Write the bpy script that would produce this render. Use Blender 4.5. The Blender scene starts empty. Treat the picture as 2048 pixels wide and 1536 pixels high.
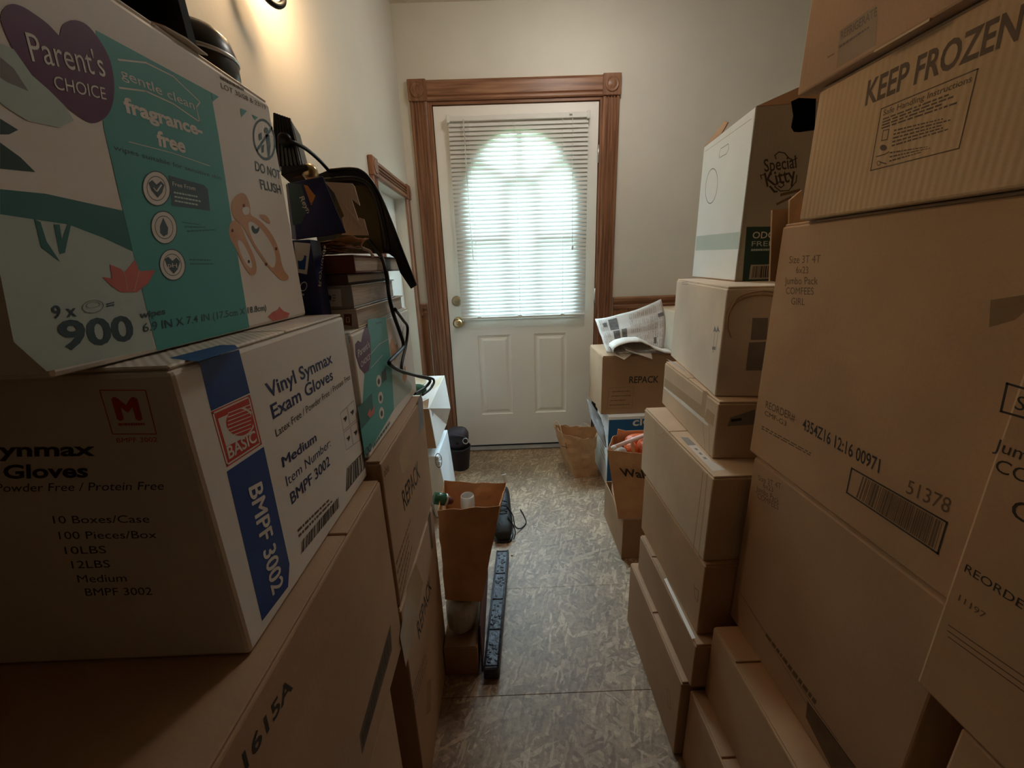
import bpy, bmesh, math, random
from mathutils import Vector, Matrix, noise
random.seed(7)
C = bpy.context.scene.collection
SC = bpy.context.scene

# ------------------------------------------------------------------ camera
FPX = 800.0
M = ((0.99928414, -0.03703546, 0.00771853),
     (-0.01796866, -0.28510274, 0.95832852),
     (-0.03329157, -0.95778119, -0.28556412))
CAMZ = 1.2
cam = bpy.data.cameras.new('camera'); cam.sensor_width = 36.0; cam.lens = 36.0 * FPX / 2048.0
cam.clip_start = 0.02; cam.clip_end = 200
camo = bpy.data.objects.new('camera', cam); C.objects.link(camo)
camo.matrix_world = Matrix(((M[0][0], -M[0][1], -M[0][2], 0), (M[1][0], -M[1][1], -M[1][2], 0),
                            (M[2][0], -M[2][1], -M[2][2], CAMZ), (0, 0, 0, 1)))
SC.camera = camo

# ------------------------------------------------------------------ light and exposure
SKY = 60.0
LAMP = 110.0
CEIL_FILL = 27.0  # strength of the added ceiling fill
vs = SC.view_settings
vs.view_transform = 'Standard'; vs.look = 'None'; vs.gamma = 1.0; vs.use_curve_mapping = False
vs.exposure = 0.0
SC.cycles.use_denoising = True
SC.cycles.max_bounces = 10; SC.cycles.diffuse_bounces = 6; SC.cycles.transmission_bounces = 8
SC.cycles.transparent_max_bounces = 16
SC.cycles.caustics_reflective = False; SC.cycles.caustics_refractive = False
SC.cycles.sample_clamp_indirect = 6.0
wd = bpy.data.worlds.new('sky'); SC.world = wd; wd.use_nodes = True
wd.node_tree.nodes['Background'].inputs[0].default_value = (0.55, 0.82, 1.0, 1)
wd.node_tree.nodes['Background'].inputs[1].default_value = SKY
pl = bpy.data.lights.new('door_glass_portal', 'AREA'); pl.shape = 'RECTANGLE'; pl.size = 0.66; pl.size_y = 1.06
pl.cycles.is_portal = True
plo = bpy.data.objects.new('door_glass_portal', pl); C.objects.link(plo)
plo.location = (0.107, 2.60, 1.40); plo.rotation_euler = (math.radians(-90), 0, 0)

# ------------------------------------------------------------------ pixel helpers (2048 x 1536 photograph)
def ray(u, v):
    a = (u - 1024.0) / FPX; b = (v - 768.0) / FPX
    return Vector((M[0][0]*a + M[0][1]*b + M[0][2], M[1][0]*a + M[1][1]*b + M[1][2], M[2][0]*a + M[2][1]*b + M[2][2]))
def at(u, v, X=None, Y=None, Z=None):
    r = ray(u, v)
    t = X / r.x if X is not None else (Y / r.y if Y is not None else (Z - CAMZ) / r.z)
    return Vector((r.x*t, r.y*t, r.z*t + CAMZ))
class Face:
    """a flat face of a thing: point + outward normal"""
    def __init__(s, p, n, layer=0.00007): s.p = Vector(p); s.n = Vector(n).normalized(); s.l = layer
    def px(s, u, v, lay=1):
        r = ray(u, v); o = Vector((0, 0, CAMZ)); q = s.p + s.n * (s.l * lay)
        return o + r * ((q - o).dot(s.n) / r.dot(s.n))

# ------------------------------------------------------------------ materials
MATS = {}
def _base(name):
    m = bpy.data.materials.new(name); m.use_nodes = True
    nt = m.node_tree; b = nt.nodes['Principled BSDF']
    tc = nt.nodes.new('ShaderNodeTexCoord')
    MATS[name] = m
    return m, nt, b, tc
def rgb(c): return (c[0], c[1], c[2], 1.0)
def plain(name, col, rough=0.6, var=0.12, scale=9.0, bump=0.0, bscale=60.0, metal=0.0, spec=0.3, stretch=(1, 1, 1), col2=None):
    m, nt, b, tc = _base(name)
    mp = nt.nodes.new('ShaderNodeMapping'); mp.inputs['Scale'].default_value = stretch
    nt.links.new(tc.outputs['Object'], mp.inputs[0])
    nz = nt.nodes.new('ShaderNodeTexNoise'); nz.inputs['Scale'].default_value = scale; nz.inputs['Detail'].default_value = 5
    nt.links.new(mp.outputs[0], nz.inputs['Vector'])
    rp = nt.nodes.new('ShaderNodeValToRGB')
    c2 = col2 or tuple(min(1, c * (1 + var)) for c in col)
    rp.color_ramp.elements[0].color = rgb(tuple(c * (1 - var) for c in col)); rp.color_ramp.elements[0].position = 0.3
    rp.color_ramp.elements[1].color = rgb(c2); rp.color_ramp.elements[1].position = 0.7
    nt.links.new(nz.outputs[0], rp.inputs[0]); nt.links.new(rp.outputs[0], b.inputs['Base Color'])
    b.inputs['Roughness'].default_value = rough; b.inputs['Metallic'].default_value = metal
    b.inputs['Specular IOR Level'].default_value = spec
    if bump:
        n2 = nt.nodes.new('ShaderNodeTexNoise'); n2.inputs['Scale'].default_value = bscale; n2.inputs['Detail'].default_value = 4
        nt.links.new(mp.outputs[0], n2.inputs['Vector'])
        bp = nt.nodes.new('ShaderNodeBump'); bp.inputs['Strength'].default_value = bump; bp.inputs['Distance'].default_value = 0.004
        nt.links.new(n2.outputs[0], bp.inputs['Height']); nt.links.new(bp.outputs[0], b.inputs['Normal'])
    return m
def cardboard(name, col, flute=0.03, var=0.12, rough=0.75):
    """paper fibres, faint blotches and the vertical flutes of corrugated board"""
    m, nt, b, tc = _base(name)
    nz = nt.nodes.new('ShaderNodeTexNoise'); nz.inputs['Scale'].default_value = 5; nz.inputs['Detail'].default_value = 6
    nt.links.new(tc.outputs['Object'], nz.inputs['Vector'])
    fz = nt.nodes.new('ShaderNodeTexNoise'); fz.inputs['Scale'].default_value = 420; fz.inputs['Detail'].default_value = 2
    nt.links.new(tc.outputs['Object'], fz.inputs['Vector'])
    ad = nt.nodes.new('ShaderNodeMath'); ad.operation = 'MULTIPLY_ADD'; ad.inputs[1].default_value = 0.25
    nt.links.new(fz.outputs[0], ad.inputs[0]); nt.links.new(nz.outputs[0], ad.inputs[2])
    rp = nt.nodes.new('ShaderNodeValToRGB')
    rp.color_ramp.elements[0].color = rgb(tuple(c * (1 - var) for c in col)); rp.color_ramp.elements[0].position = 0.42
    rp.color_ramp.elements[1].color = rgb(tuple(min(1, c * (1 + var)) for c in col)); rp.color_ramp.elements[1].position = 0.82
    nt.links.new(ad.outputs[0], rp.inputs[0]); nt.links.new(rp.outputs[0], b.inputs['Base Color'])
    sp = nt.nodes.new('ShaderNodeSeparateXYZ'); nt.links.new(tc.outputs['Object'], sp.inputs[0])
    a2 = nt.nodes.new('ShaderNodeMath'); a2.operation = 'ADD'
    nt.links.new(sp.outputs[0], a2.inputs[0]); nt.links.new(sp.outputs[1], a2.inputs[1])
    ml = nt.nodes.new('ShaderNodeMath'); ml.operation = 'MULTIPLY'; ml.inputs[1].default_value = 2 * math.pi / 0.0085
    nt.links.new(a2.outputs[0], ml.inputs[0])
    sn = nt.nodes.new('ShaderNodeMath'); sn.operation = 'SINE'; nt.links.new(ml.outputs[0], sn.inputs[0])
    mx = nt.nodes.new('ShaderNodeMath'); mx.operation = 'MULTIPLY_ADD'; mx.inputs[1].default_value = 0.25
    nt.links.new(sn.outputs[0], mx.inputs[0]); nt.links.new(nz.outputs[0], mx.inputs[2])
    bp = nt.nodes.new('ShaderNodeBump'); bp.inputs['Strength'].default_value = flute; bp.inputs['Distance'].default_value = 0.003
    nt.links.new(mx.outputs[0], bp.inputs['Height']); nt.links.new(bp.outputs[0], b.inputs['Normal'])
    b.inputs['Roughness'].default_value = rough; b.inputs['Specular IOR Level'].default_value = 0.25
    return m
def wood(name, dark, light, axis='Z', rough=0.4, scale=1.0):
    m, nt, b, tc = _base(name)
    mp = nt.nodes.new('ShaderNodeMapping')
    s = {'Z': (30, 30, 1.6), 'X': (1.6, 30, 30), 'Y': (30, 1.6, 30)}[axis]
    mp.inputs['Scale'].default_value = tuple(v * scale for v in s)
    nt.links.new(tc.outputs['Object'], mp.inputs[0])
    nz = nt.nodes.new('ShaderNodeTexNoise'); nz.inputs['Scale'].default_value = 2.2; nz.inputs['Detail'].default_value = 7
    nz.inputs['Distortion'].default_value = 0.6
    nt.links.new(mp.outputs[0], nz.inputs['Vector'])
    rp = nt.nodes.new('ShaderNodeValToRGB')
    rp.color_ramp.elements[0].color = rgb(dark); rp.color_ramp.elements[0].position = 0.32
    rp.color_ramp.elements[1].color = rgb(light); rp.color_ramp.elements[1].position = 0.68
    nt.links.new(nz.outputs[0], rp.inputs[0]); nt.links.new(rp.outputs[0], b.inputs['Base Color'])
    bp = nt.nodes.new('ShaderNodeBump'); bp.inputs['Strength'].default_value = 0.15; bp.inputs['Distance'].default_value = 0.002
    nt.links.new(nz.outputs[0], bp.inputs['Height']); nt.links.new(bp.outputs[0], b.inputs['Normal'])
    b.inputs['Roughness'].default_value = rough; b.inputs['Specular IOR Level'].default_value = 0.4
    return m
def osb(name):
    """pressed flakes: three layers of stretched, turned cells with random tones"""
    m, nt, b, tc = _base(name)
    last = None
    tones = ((0.215, 0.140, 0.086), (0.315, 0.212, 0.132), (0.47, 0.335, 0.22))
    warp = nt.nodes.new('ShaderNodeTexNoise'); warp.inputs['Scale'].default_value = 26; warp.inputs['Detail'].default_value = 4
    nt.links.new(tc.outputs['Object'], warp.inputs['Vector'])
    wm = nt.nodes.new('ShaderNodeMix'); wm.data_type = 'VECTOR'; wm.inputs['Factor'].default_value = 0.016
    nt.links.new(tc.outputs['Object'], wm.inputs['A']); nt.links.new(warp.outputs['Color'], wm.inputs['B'])
    for k, (ang, sx, sy) in enumerate(((12, 14, 62), (-52, 17, 85), (78, 12, 58), (38, 20, 110), (-18, 15, 90), (110, 26, 130))):
        mp = nt.nodes.new('ShaderNodeMapping'); mp.inputs['Rotation'].default_value = (0, 0, math.radians(ang))
        m2 = nt.nodes.new('ShaderNodeMapping'); m2.inputs['Scale'].default_value = (sx, sy, 1)
        nt.links.new(wm.outputs['Result'], mp.inputs[0]); nt.links.new(mp.outputs[0], m2.inputs[0])
        vo = nt.nodes.new('ShaderNodeTexVoronoi'); vo.inputs['Scale'].default_value = 1.0; vo.voronoi_dimensions = '2D'
        nt.links.new(m2.outputs[0], vo.inputs['Vector'])
        sp = nt.nodes.new('ShaderNodeSeparateColor'); nt.links.new(vo.outputs['Color'], sp.inputs[0])
        rp = nt.nodes.new('ShaderNodeValToRGB'); e = rp.color_ramp.elements
        e[0].color = rgb(tones[0]); e[0].position = 0.0; e[1].color = rgb(tones[2]); e[1].position = 1.0
        x = e.new(0.6); x.color = rgb(tones[1])
        nt.links.new(sp.outputs[0], rp.inputs[0])
        if last is None:
            last = rp.outputs[0]
        else:
            gt = nt.nodes.new('ShaderNodeMath'); gt.operation = 'GREATER_THAN'; gt.inputs[1].default_value = 0.62
            nt.links.new(sp.outputs[1], gt.inputs[0])
            mx = nt.nodes.new('ShaderNodeMix'); mx.data_type = 'RGBA'
            nt.links.new(gt.outputs[0], mx.inputs['Factor']); nt.links.new(last, mx.inputs['A']); nt.links.new(rp.outputs[0], mx.inputs['B'])
            last = mx.outputs['Result']
    dirt = nt.nodes.new('ShaderNodeTexNoise'); dirt.inputs['Scale'].default_value = 2.6; dirt.inputs['Detail'].default_value = 6
    nt.links.new(tc.outputs['Object'], dirt.inputs['Vector'])
    dr = nt.nodes.new('ShaderNodeValToRGB'); dr.color_ramp.elements[0].position = 0.35; dr.color_ramp.elements[1].position = 0.65
    dr.color_ramp.elements[0].color = (0.74, 0.72, 0.70, 1); dr.color_ramp.elements[1].color = (1.12, 1.1, 1.05, 1)
    nt.links.new(dirt.outputs[0], dr.inputs[0])
    mu = nt.nodes.new('ShaderNodeMix'); mu.data_type = 'RGBA'; mu.blend_type = 'MULTIPLY'; mu.inputs['Factor'].default_value = 1
    nt.links.new(last, mu.inputs['A']); nt.links.new(dr.outputs[0], mu.inputs['B'])
    nt.links.new(mu.outputs['Result'], b.inputs['Base Color'])
    gr = nt.nodes.new('ShaderNodeTexNoise'); gr.inputs['Scale'].default_value = 70; gr.inputs['Detail'].default_value = 8; gr.inputs['Roughness'].default_value = 0.7
    nt.links.new(tc.outputs['Object'], gr.inputs['Vector'])
    g2 = nt.nodes.new('ShaderNodeValToRGB'); g2.color_ramp.elements[0].position = 0.30; g2.color_ramp.elements[1].position = 0.70
    g2.color_ramp.elements[0].color = (0.62, 0.60, 0.58, 1); g2.color_ramp.elements[1].color = (1.28, 1.27, 1.25, 1)
    nt.links.new(gr.outputs[0], g2.inputs[0])
    m4 = nt.nodes.new('ShaderNodeMix'); m4.data_type = 'RGBA'; m4.blend_type = 'MULTIPLY'; m4.inputs['Factor'].default_value = 1
    nt.links.new(mu.outputs['Result'], m4.inputs['A']); nt.links.new(g2.outputs[0], m4.inputs['B'])
    nt.links.new(m4.outputs['Result'], b.inputs['Base Color'])
    bw = nt.nodes.new('ShaderNodeRGBToBW'); nt.links.new(last, bw.inputs[0])
    bp = nt.nodes.new('ShaderNodeBump'); bp.inputs['Strength'].default_value = 0.35; bp.inputs['Distance'].default_value = 0.003
    nt.links.new(bw.outputs[0], bp.inputs['Height']); nt.links.new(bp.outputs[0], b.inputs['Normal'])
    b.inputs['Roughness'].default_value = 0.5; b.inputs['Specular IOR Level'].default_value = 0.4
    return m
def sheet(name, col, trans, clear=0.0, rough=0.5):
    """thin translucent stuff: diffuse + translucent (+ clear)"""
    m = bpy.data.materials.new(name); m.use_nodes = True; nt = m.node_tree
    for n in list(nt.nodes): nt.nodes.remove(n)
    out = nt.nodes.new('ShaderNodeOutputMaterial')
    nz = nt.nodes.new('ShaderNodeTexNoise'); nz.inputs['Scale'].default_value = 14
    tc = nt.nodes.new('ShaderNodeTexCoord'); nt.links.new(tc.outputs['Object'], nz.inputs['Vector'])
    rp = nt.nodes.new('ShaderNodeValToRGB'); rp.color_ramp.elements[0].color = rgb(tuple(c * 0.94 for c in col)); rp.color_ramp.elements[1].color = rgb(col)
    nt.links.new(nz.outputs[0], rp.inputs[0])
    d = nt.nodes.new('ShaderNodeBsdfDiffuse'); t = nt.nodes.new('ShaderNodeBsdfTranslucent')
    nt.links.new(rp.outputs[0], d.inputs[0]); nt.links.new(rp.outputs[0], t.inputs[0])
    mx = nt.nodes.new('ShaderNodeMixShader'); mx.inputs[0].default_value = trans
    nt.links.new(d.outputs[0], mx.inputs[1]); nt.links.new(t.outputs[0], mx.inputs[2])
    g = nt.nodes.new('ShaderNodeBsdfGlossy'); g.inputs['Roughness'].default_value = rough
    m3 = nt.nodes.new('ShaderNodeMixShader'); m3.inputs[0].default_value = 0.04
    nt.links.new(mx.outputs[0], m3.inputs[1]); nt.links.new(g.outputs[0], m3.inputs[2])
    last = m3
    if clear:
        tr = nt.nodes.new('ShaderNodeBsdfTransparent'); m2 = nt.nodes.new('ShaderNodeMixShader'); m2.inputs[0].default_value = clear
        nt.links.new(m3.outputs[0], m2.inputs[1]); nt.links.new(tr.outputs[0], m2.inputs[2]); last = m2
    nt.links.new(last.outputs[0], out.inputs[0])
    MATS[name] = m
    return m
def glow(name, col, strength):
    m, nt, b, tc = _base(name)
    b.inputs['Base Color'].default_value = rgb(col)
    b.inputs['Emission Color'].default_value = rgb(col); b.inputs['Emission Strength'].default_value = strength
    return m

plain('wall_paint', (0.66, 0.63, 0.55), 0.75, 0.05, 2.5, 0.10, 90)
plain('ceiling_paint', (0.62, 0.57, 0.49), 0.85, 0.05, 3, 0.25, 60)
plain('door_paint', (0.82, 0.79, 0.73), 0.42, 0.04, 3, 0.04, 120)
wood('oak_z', (0.155, 0.064, 0.031), (0.33, 0.162, 0.085), 'Z')
wood('oak_x', (0.155, 0.064, 0.031), (0.33, 0.162, 0.085), 'X')
wood('oak_y', (0.155, 0.064, 0.031), (0.33, 0.162, 0.085), 'Y')
wood('panel_wood', (0.17, 0.065, 0.022), (0.32, 0.14, 0.055), 'Z', 0.45, 0.6)
osb('osb_board')
cardboard('card', (0.44, 0.275, 0.155))
cardboard('card_pink', (0.40, 0.25, 0.15))
cardboard('card_pale', (0.60, 0.45, 0.31), 0.08)
cardboard('card_frozen', (0.52, 0.36, 0.21), 0.14)
cardboard('card_dark', (0.34, 0.20, 0.11))
cardboard('card_white', (0.74, 0.69, 0.63), 0.015, 0.05, 0.5)
cardboard('card_white_flute', (0.62, 0.56, 0.49), 0.3, 0.05, 0.5)
cardboard('card_bleached', (0.74, 0.64, 0.53), 0.06)
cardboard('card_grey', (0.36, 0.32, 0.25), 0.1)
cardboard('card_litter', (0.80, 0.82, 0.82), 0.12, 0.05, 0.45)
plain('kraft', (0.60, 0.33, 0.17), 0.7, 0.14, 14, 0.25, 30)
plain('kraft_light', (0.52, 0.31, 0.17), 0.7, 0.14, 14, 0.3, 24)
plain('tape', (0.44, 0.30, 0.17), 0.22, 0.06, 20, 0.0, spec=0.6)
plain('tape_dark', (0.24, 0.145, 0.065), 0.2, 0.08, 20, 0.06, 40, spec=0.6)
plain('tear_white', (0.80, 0.76, 0.70), 0.8, 0.05, 30)
plain('label_grey', (0.27, 0.255, 0.24), 0.5, 0.1, 30)
plain('ink', (0.035, 0.026, 0.02), 0.6, 0.1, 50)
plain('ink_soft', (0.13, 0.078, 0.042), 0.7, 0.12, 50)
plain('ink_frozen', (0.085, 0.05, 0.022), 0.6, 0.12, 50)
plain('ink_navy', (0.02, 0.034, 0.12), 0.5, 0.08, 50)
plain('ink_blue', (0.012, 0.055, 0.22), 0.4, 0.06, 30)
plain('ink_red', (0.52, 0.045, 0.03), 0.4, 0.06, 30)
plain('ink_white', (0.68, 0.63, 0.57), 0.5, 0.05, 30)
plain('ink_grey', (0.22, 0.21, 0.20), 0.6, 0.1, 30)
plain('ink_teal', (0.075, 0.33, 0.31), 0.45, 0.06, 8)
plain('ink_teal_dark', (0.03, 0.15, 0.14), 0.45, 0.1, 8)
plain('ink_mint', (0.45, 0.53, 0.49), 0.5, 0.06, 8)
plain('ink_purple', (0.105, 0.018, 0.075), 0.4, 0.08, 20)
plain('ink_pink', (0.56, 0.15, 0.125), 0.5, 0.12, 30)
plain('ink_peach', (0.56, 0.30, 0.17), 0.5, 0.08, 30)
plain('ink_slate', (0.05, 0.085, 0.10), 0.5, 0.1, 30)
plain('ink_green', (0.02, 0.055, 0.045), 0.5, 0.1, 20)
plain('ink_orange', (0.50, 0.19, 0.05), 0.5, 0.25, 30)
plain('black_plastic', (0.012, 0.011, 0.011), 0.32, 0.1, 30, spec=0.5)
plain('black_matte', (0.010, 0.009, 0.009), 0.8, 0.2, 30)
plain('black_cord', (0.010, 0.010, 0.010), 0.45, 0.1, 30)
plain('painted_hole_dark', (0.004, 0.003, 0.003), 1.0, 0.0, 30, spec=0.0)
plain('olive', (0.10, 0.078, 0.028), 0.6, 0.15, 12)
plain('navy_card', (0.018, 0.022, 0.085), 0.35, 0.15, 10)
plain('blue_card', (0.018, 0.105, 0.27), 0.4, 0.06, 10)
plain('grey_cover', (0.30, 0.285, 0.27), 0.45, 0.06, 20)
plain('cream_cover', (0.52, 0.43, 0.34), 0.5, 0.06, 20)
plain('maroon', (0.13, 0.035, 0.022), 0.6, 0.2, 12)
plain('brown_leather', (0.085, 0.05, 0.033), 0.7, 0.35, 20)
plain('paper', (0.60, 0.53, 0.45), 0.8, 0.08, 20, 0.1, 80)
plain('pages', (0.50, 0.43, 0.36), 0.8, 0.16, 12, 0.3, 40, stretch=(1, 1, 30))
plain('news', (0.50, 0.44, 0.385), 0.8, 0.08, 10, 0.1, 40)
plain('news_dark', (0.10, 0.085, 0.075), 0.8, 0.3, 60)
plain('news_text', (0.37, 0.32, 0.275), 0.8, 0.35, 160)
plain('brass', (0.48, 0.39, 0.22), 0.28, 0.06, 12, metal=1.0, spec=0.5)
plain('brass_old', (0.36, 0.29, 0.19), 0.45, 0.1, 30, metal=0.8)
plain('steel', (0.55, 0.55, 0.55), 0.35, 0.05, 12, metal=0.9)
plain('white_plastic', (0.72, 0.71, 0.66), 0.4, 0.03, 12)
plain('bin_plastic', (0.035, 0.026, 0.033), 0.45, 0.15, 12)
plain('bag_fabric', (0.045, 0.033, 0.042), 0.6, 0.25, 20, 0.3, 60)
plain('carved', (0.055, 0.055, 0.065), 0.45, 0.5, 60, 1.0, 70)
plain('shoe_black', (0.016, 0.014, 0.013), 0.6, 0.2, 20, 0.2, 80)
plain('orange_film', (0.62, 0.12, 0.035), 0.4, 0.25, 18, 0.5, 30)
plain('pink_tube', (0.80, 0.56, 0.52), 0.3, 0.05, 12)
plain('green_can', (0.010, 0.10, 0.05), 0.2, 0.15, 12, spec=0.6)
plain('yarn_green', (0.035, 0.095, 0.055), 0.9, 0.3, 60, 0.6, 120)
plain('twine', (0.42, 0.27, 0.14), 0.8, 0.2, 60)
plain('ivory_foam', (0.62, 0.53, 0.37), 0.7, 0.05, 12)
plain('caming', (0.12, 0.13, 0.14), 0.4, 0.1, 20, metal=0.6)
plain('grass', (0.10, 0.17, 0.045), 0.9, 0.35, 4)
plain('iron', (0.012, 0.010, 0.009), 0.45, 0.15, 20, metal=0.3)
plain('rear_panel', (0.10, 0.06, 0.035), 0.7, 0.2, 3)
sheet('slat_vinyl', (0.66, 0.65, 0.61), 0.04)
sheet('obscure_glass', (0.92, 0.96, 0.97), 0.92, 0.85, 0.1)
sheet('clear_film', (0.75, 0.70, 0.62), 0.35, 0.40, 0.12)
glow('bulb_glass', (1.0, 0.66, 0.36), LAMP)
glow('fill_glow', (1.0, 0.95, 0.88), CEIL_FILL)

# ------------------------------------------------------------------ building blocks
class Thing:
    def __init__(s, name, label, cat, loc, group=None, kind=None):
        o = bpy.data.objects.new(name, None); C.objects.link(o)
        o.empty_display_size = 0.05
        s.o = o; s.loc = Vector(loc); o.location = s.loc
        if kind: o['kind'] = kind
        if label: o['label'] = label
        if cat: o['category'] = cat
        if group: o['group'] = group
    def part(s, name, verts, faces, mat, parent=None, smooth=False, label=None):
        me = bpy.data.meshes.new(name)
        me.from_pydata([tuple(Vector(v) - s.loc) for v in verts], [], faces); me.update()
        me.materials.append(MATS[mat])
        if smooth:
            for p in me.polygons: p.use_smooth = True
        o = bpy.data.objects.new(name, me); C.objects.link(o); o.parent = parent or s.o
        if label: o['label'] = label
        return o
def bm_out(bm):
    bm.verts.index_update()
    v = [x.co.copy() for x in bm.verts]; f = [[y.index for y in x.verts] for x in bm.faces]
    bm.free(); return v, f
def hexa_geo(c, bev=0.0, seg=1):
    """c: 8 corners, bottom loop 0-3, top loop 4-7"""
    bm = bmesh.new(); vs_ = [bm.verts.new(p) for p in c]
    for f in ((3, 2, 1, 0), (4, 5, 6, 7), (0, 1, 5, 4), (1, 2, 6, 5), (2, 3, 7, 6), (3, 0, 4, 7)):
        bm.faces.new([vs_[i] for i in f])
    bm.normal_update()
    if bev: bmesh.ops.bevel(bm, geom=list(bm.edges), offset=bev, segments=seg, affect='EDGES', profile=0.5)
    return bm_out(bm)
def corners(x0, x1, y0, y1, z0, z1, yaw=0.0, piv=None):
    c = [Vector(p) for p in ((x0, y0, z0), (x1, y0, z0), (x1, y1, z0), (x0, y1, z0), (x0, y0, z1), (x1, y0, z1), (x1, y1, z1), (x0, y1, z1))]
    if yaw:
        pv = Vector(piv) if piv else Vector(((x0+x1)/2, (y0+y1)/2, 0))
        R = Matrix.Rotation(yaw, 3, 'Z'); c = [pv + R @ (p - pv) for p in c]
    return c
def box(T, name, x0, x1, y0, y1, z0, z1, mat, bev=0.002, parent=None, yaw=0.0, piv=None, seg=1, label=None):
    v, f = hexa_geo(corners(x0, x1, y0, y1, z0, z1, yaw, piv), min(bev, 0.45 * min(abs(x1-x0), abs(y1-y0), abs(z1-z0))), seg)
    return T.part(name, v, f, mat, parent, label=label)
def hexa(T, name, c, mat, bev=0.002, parent=None, label=None):
    v, f = hexa_geo([Vector(p) for p in c], bev); return T.part(name, v, f, mat, parent, label=label)
def prism(T, name, pts, off, mat, parent=None, label=None):
    """polygon pts (3D) pushed along off"""
    n = len(pts); off = Vector(off)
    v = [Vector(p) for p in pts] + [Vector(p) + off for p in pts]
    f = [list(range(n - 1, -1, -1)), list(range(n, 2 * n))] + [[i, (i+1) % n, n + (i+1) % n, n + i] for i in range(n)]
    return T.part(name, v, f, mat, parent, label=label)
def tube_geo(pts, r, seg=8, closed=False):
    P = [Vector(p) for p in pts]; n = len(P); V = []; F = []
    rs = r if isinstance(r, (list, tuple)) else [r] * n
    up = None
    for i in range(n):
        a = P[(i-1) % n] if closed or i > 0 else P[i]; b = P[(i+1) % n] if closed or i < n-1 else P[i]
        d = (b - a).normalized()
        if up is None: up = d.orthogonal().normalized()
        up = (up - d * up.dot(d));
        up = up.normalized() if up.length > 1e-6 else d.orthogonal().normalized()
        w = d.cross(up)
        for k in range(seg):
            t = 2 * math.pi * k / seg; V.append(P[i] + (up * math.cos(t) + w * math.sin(t)) * rs[i])
    m = n if closed else n - 1
    for i in range(m):
        for k in range(seg):
            F.append([i*seg + k, i*seg + (k+1) % seg, ((i+1) % n)*seg + (k+1) % seg, ((i+1) % n)*seg + k])
    if not closed: F += [list(range(seg - 1, -1, -1)), list(range((n-1)*seg, n*seg))]
    return V, F
def smooth_pts(pts, n=6):
    P = [Vector(p) for p in pts]; out = []
    for i in range(len(P) - 1):
        p0 = P[max(i-1, 0)]; p1 = P[i]; p2 = P[i+1]; p3 = P[min(i+2, len(P)-1)]
        for k in range(n):
            t = k / n
            out.append(0.5 * ((2*p1) + (p2-p0)*t + (2*p0-5*p1+4*p2-p3)*t*t + (3*p1-p0-3*p2+p3)*t*t*t))
    out.append(P[-1]); return out
def tube(T, name, pts, r, mat, seg=8, closed=False, parent=None, sm=0, label=None):
    if sm: pts = smooth_pts(pts, sm)
    v, f = tube_geo(pts, r, seg, closed); return T.part(name, v, f, mat, parent, smooth=True, label=label)
def lathe(T, name, prof, base, mat, axis=(0, 0, 1), seg=24, parent=None, label=None, flat=False):
    ax = Vector(axis).normalized(); u = ax.orthogonal().normalized(); w = ax.cross(u); b = Vector(base); V = []; F = []
    for r, h in prof:
        for k in range(seg):
            t = 2 * math.pi * k / seg; V.append(b + ax * h + (u * math.cos(t) + w * math.sin(t)) * r)
    for i in range(len(prof) - 1):
        for k in range(seg): F.append([i*seg + k, i*seg + (k+1) % seg, (i+1)*seg + (k+1) % seg, (i+1)*seg + k])
    F += [list(range(seg - 1, -1, -1)), list(range((len(prof)-1)*seg, len(prof)*seg))]
    return T.part(name, V, F, mat, parent, smooth=not flat, label=label)
def grid_geo(fn, nu, nv, thick=None):
    """sheet fn(s,t) -> point, given a thickness so it is not paper-thin nothing"""
    V = [fn(i / nu, j / nv) for j in range(nv + 1) for i in range(nu + 1)]
    q = lambda i, j: j * (nu + 1) + i
    F = [[q(i, j), q(i+1, j), q(i+1, j+1), q(i, j+1)] for j in range(nv) for i in range(nu)]
    if thick:
        N = []
        for j in range(nv + 1):
            for i in range(nu + 1):
                a = V[q(min(i+1, nu), j)] - V[q(max(i-1, 0), j)]; b = V[q(i, min(j+1, nv))] - V[q(i, max(j-1, 0))]
                N.append(a.cross(b).normalized())
        n = len(V); V = V + [V[k] + N[k] * thick for k in range(n)]
        F = F + [[n + k for k in reversed(f)] for f in F]
        rim = [q(i, 0) for i in range(nu)] + [q(nu, j) for j in range(nv)] + [q(i, nv) for i in range(nu, 0, -1)] + [q(0, j) for j in range(nv, 0, -1)]
        F += [[rim[k], n + rim[k], n + rim[(k+1) % len(rim)], rim[(k+1) % len(rim)]] for k in range(len(rim))]
    return V, F
def loft_geo(rings):
    n = len(rings[0]); V = [Vector(p) for r in rings for p in r]; F = []
    for i in range(len(rings) - 1):
        for k in range(n): F.append([i*n + k, i*n + (k+1) % n, (i+1)*n + (k+1) % n, (i+1)*n + k])
    F += [list(range(n - 1, -1, -1)), list(range((len(rings)-1)*n, len(rings)*n))]
    return V, F

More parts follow.
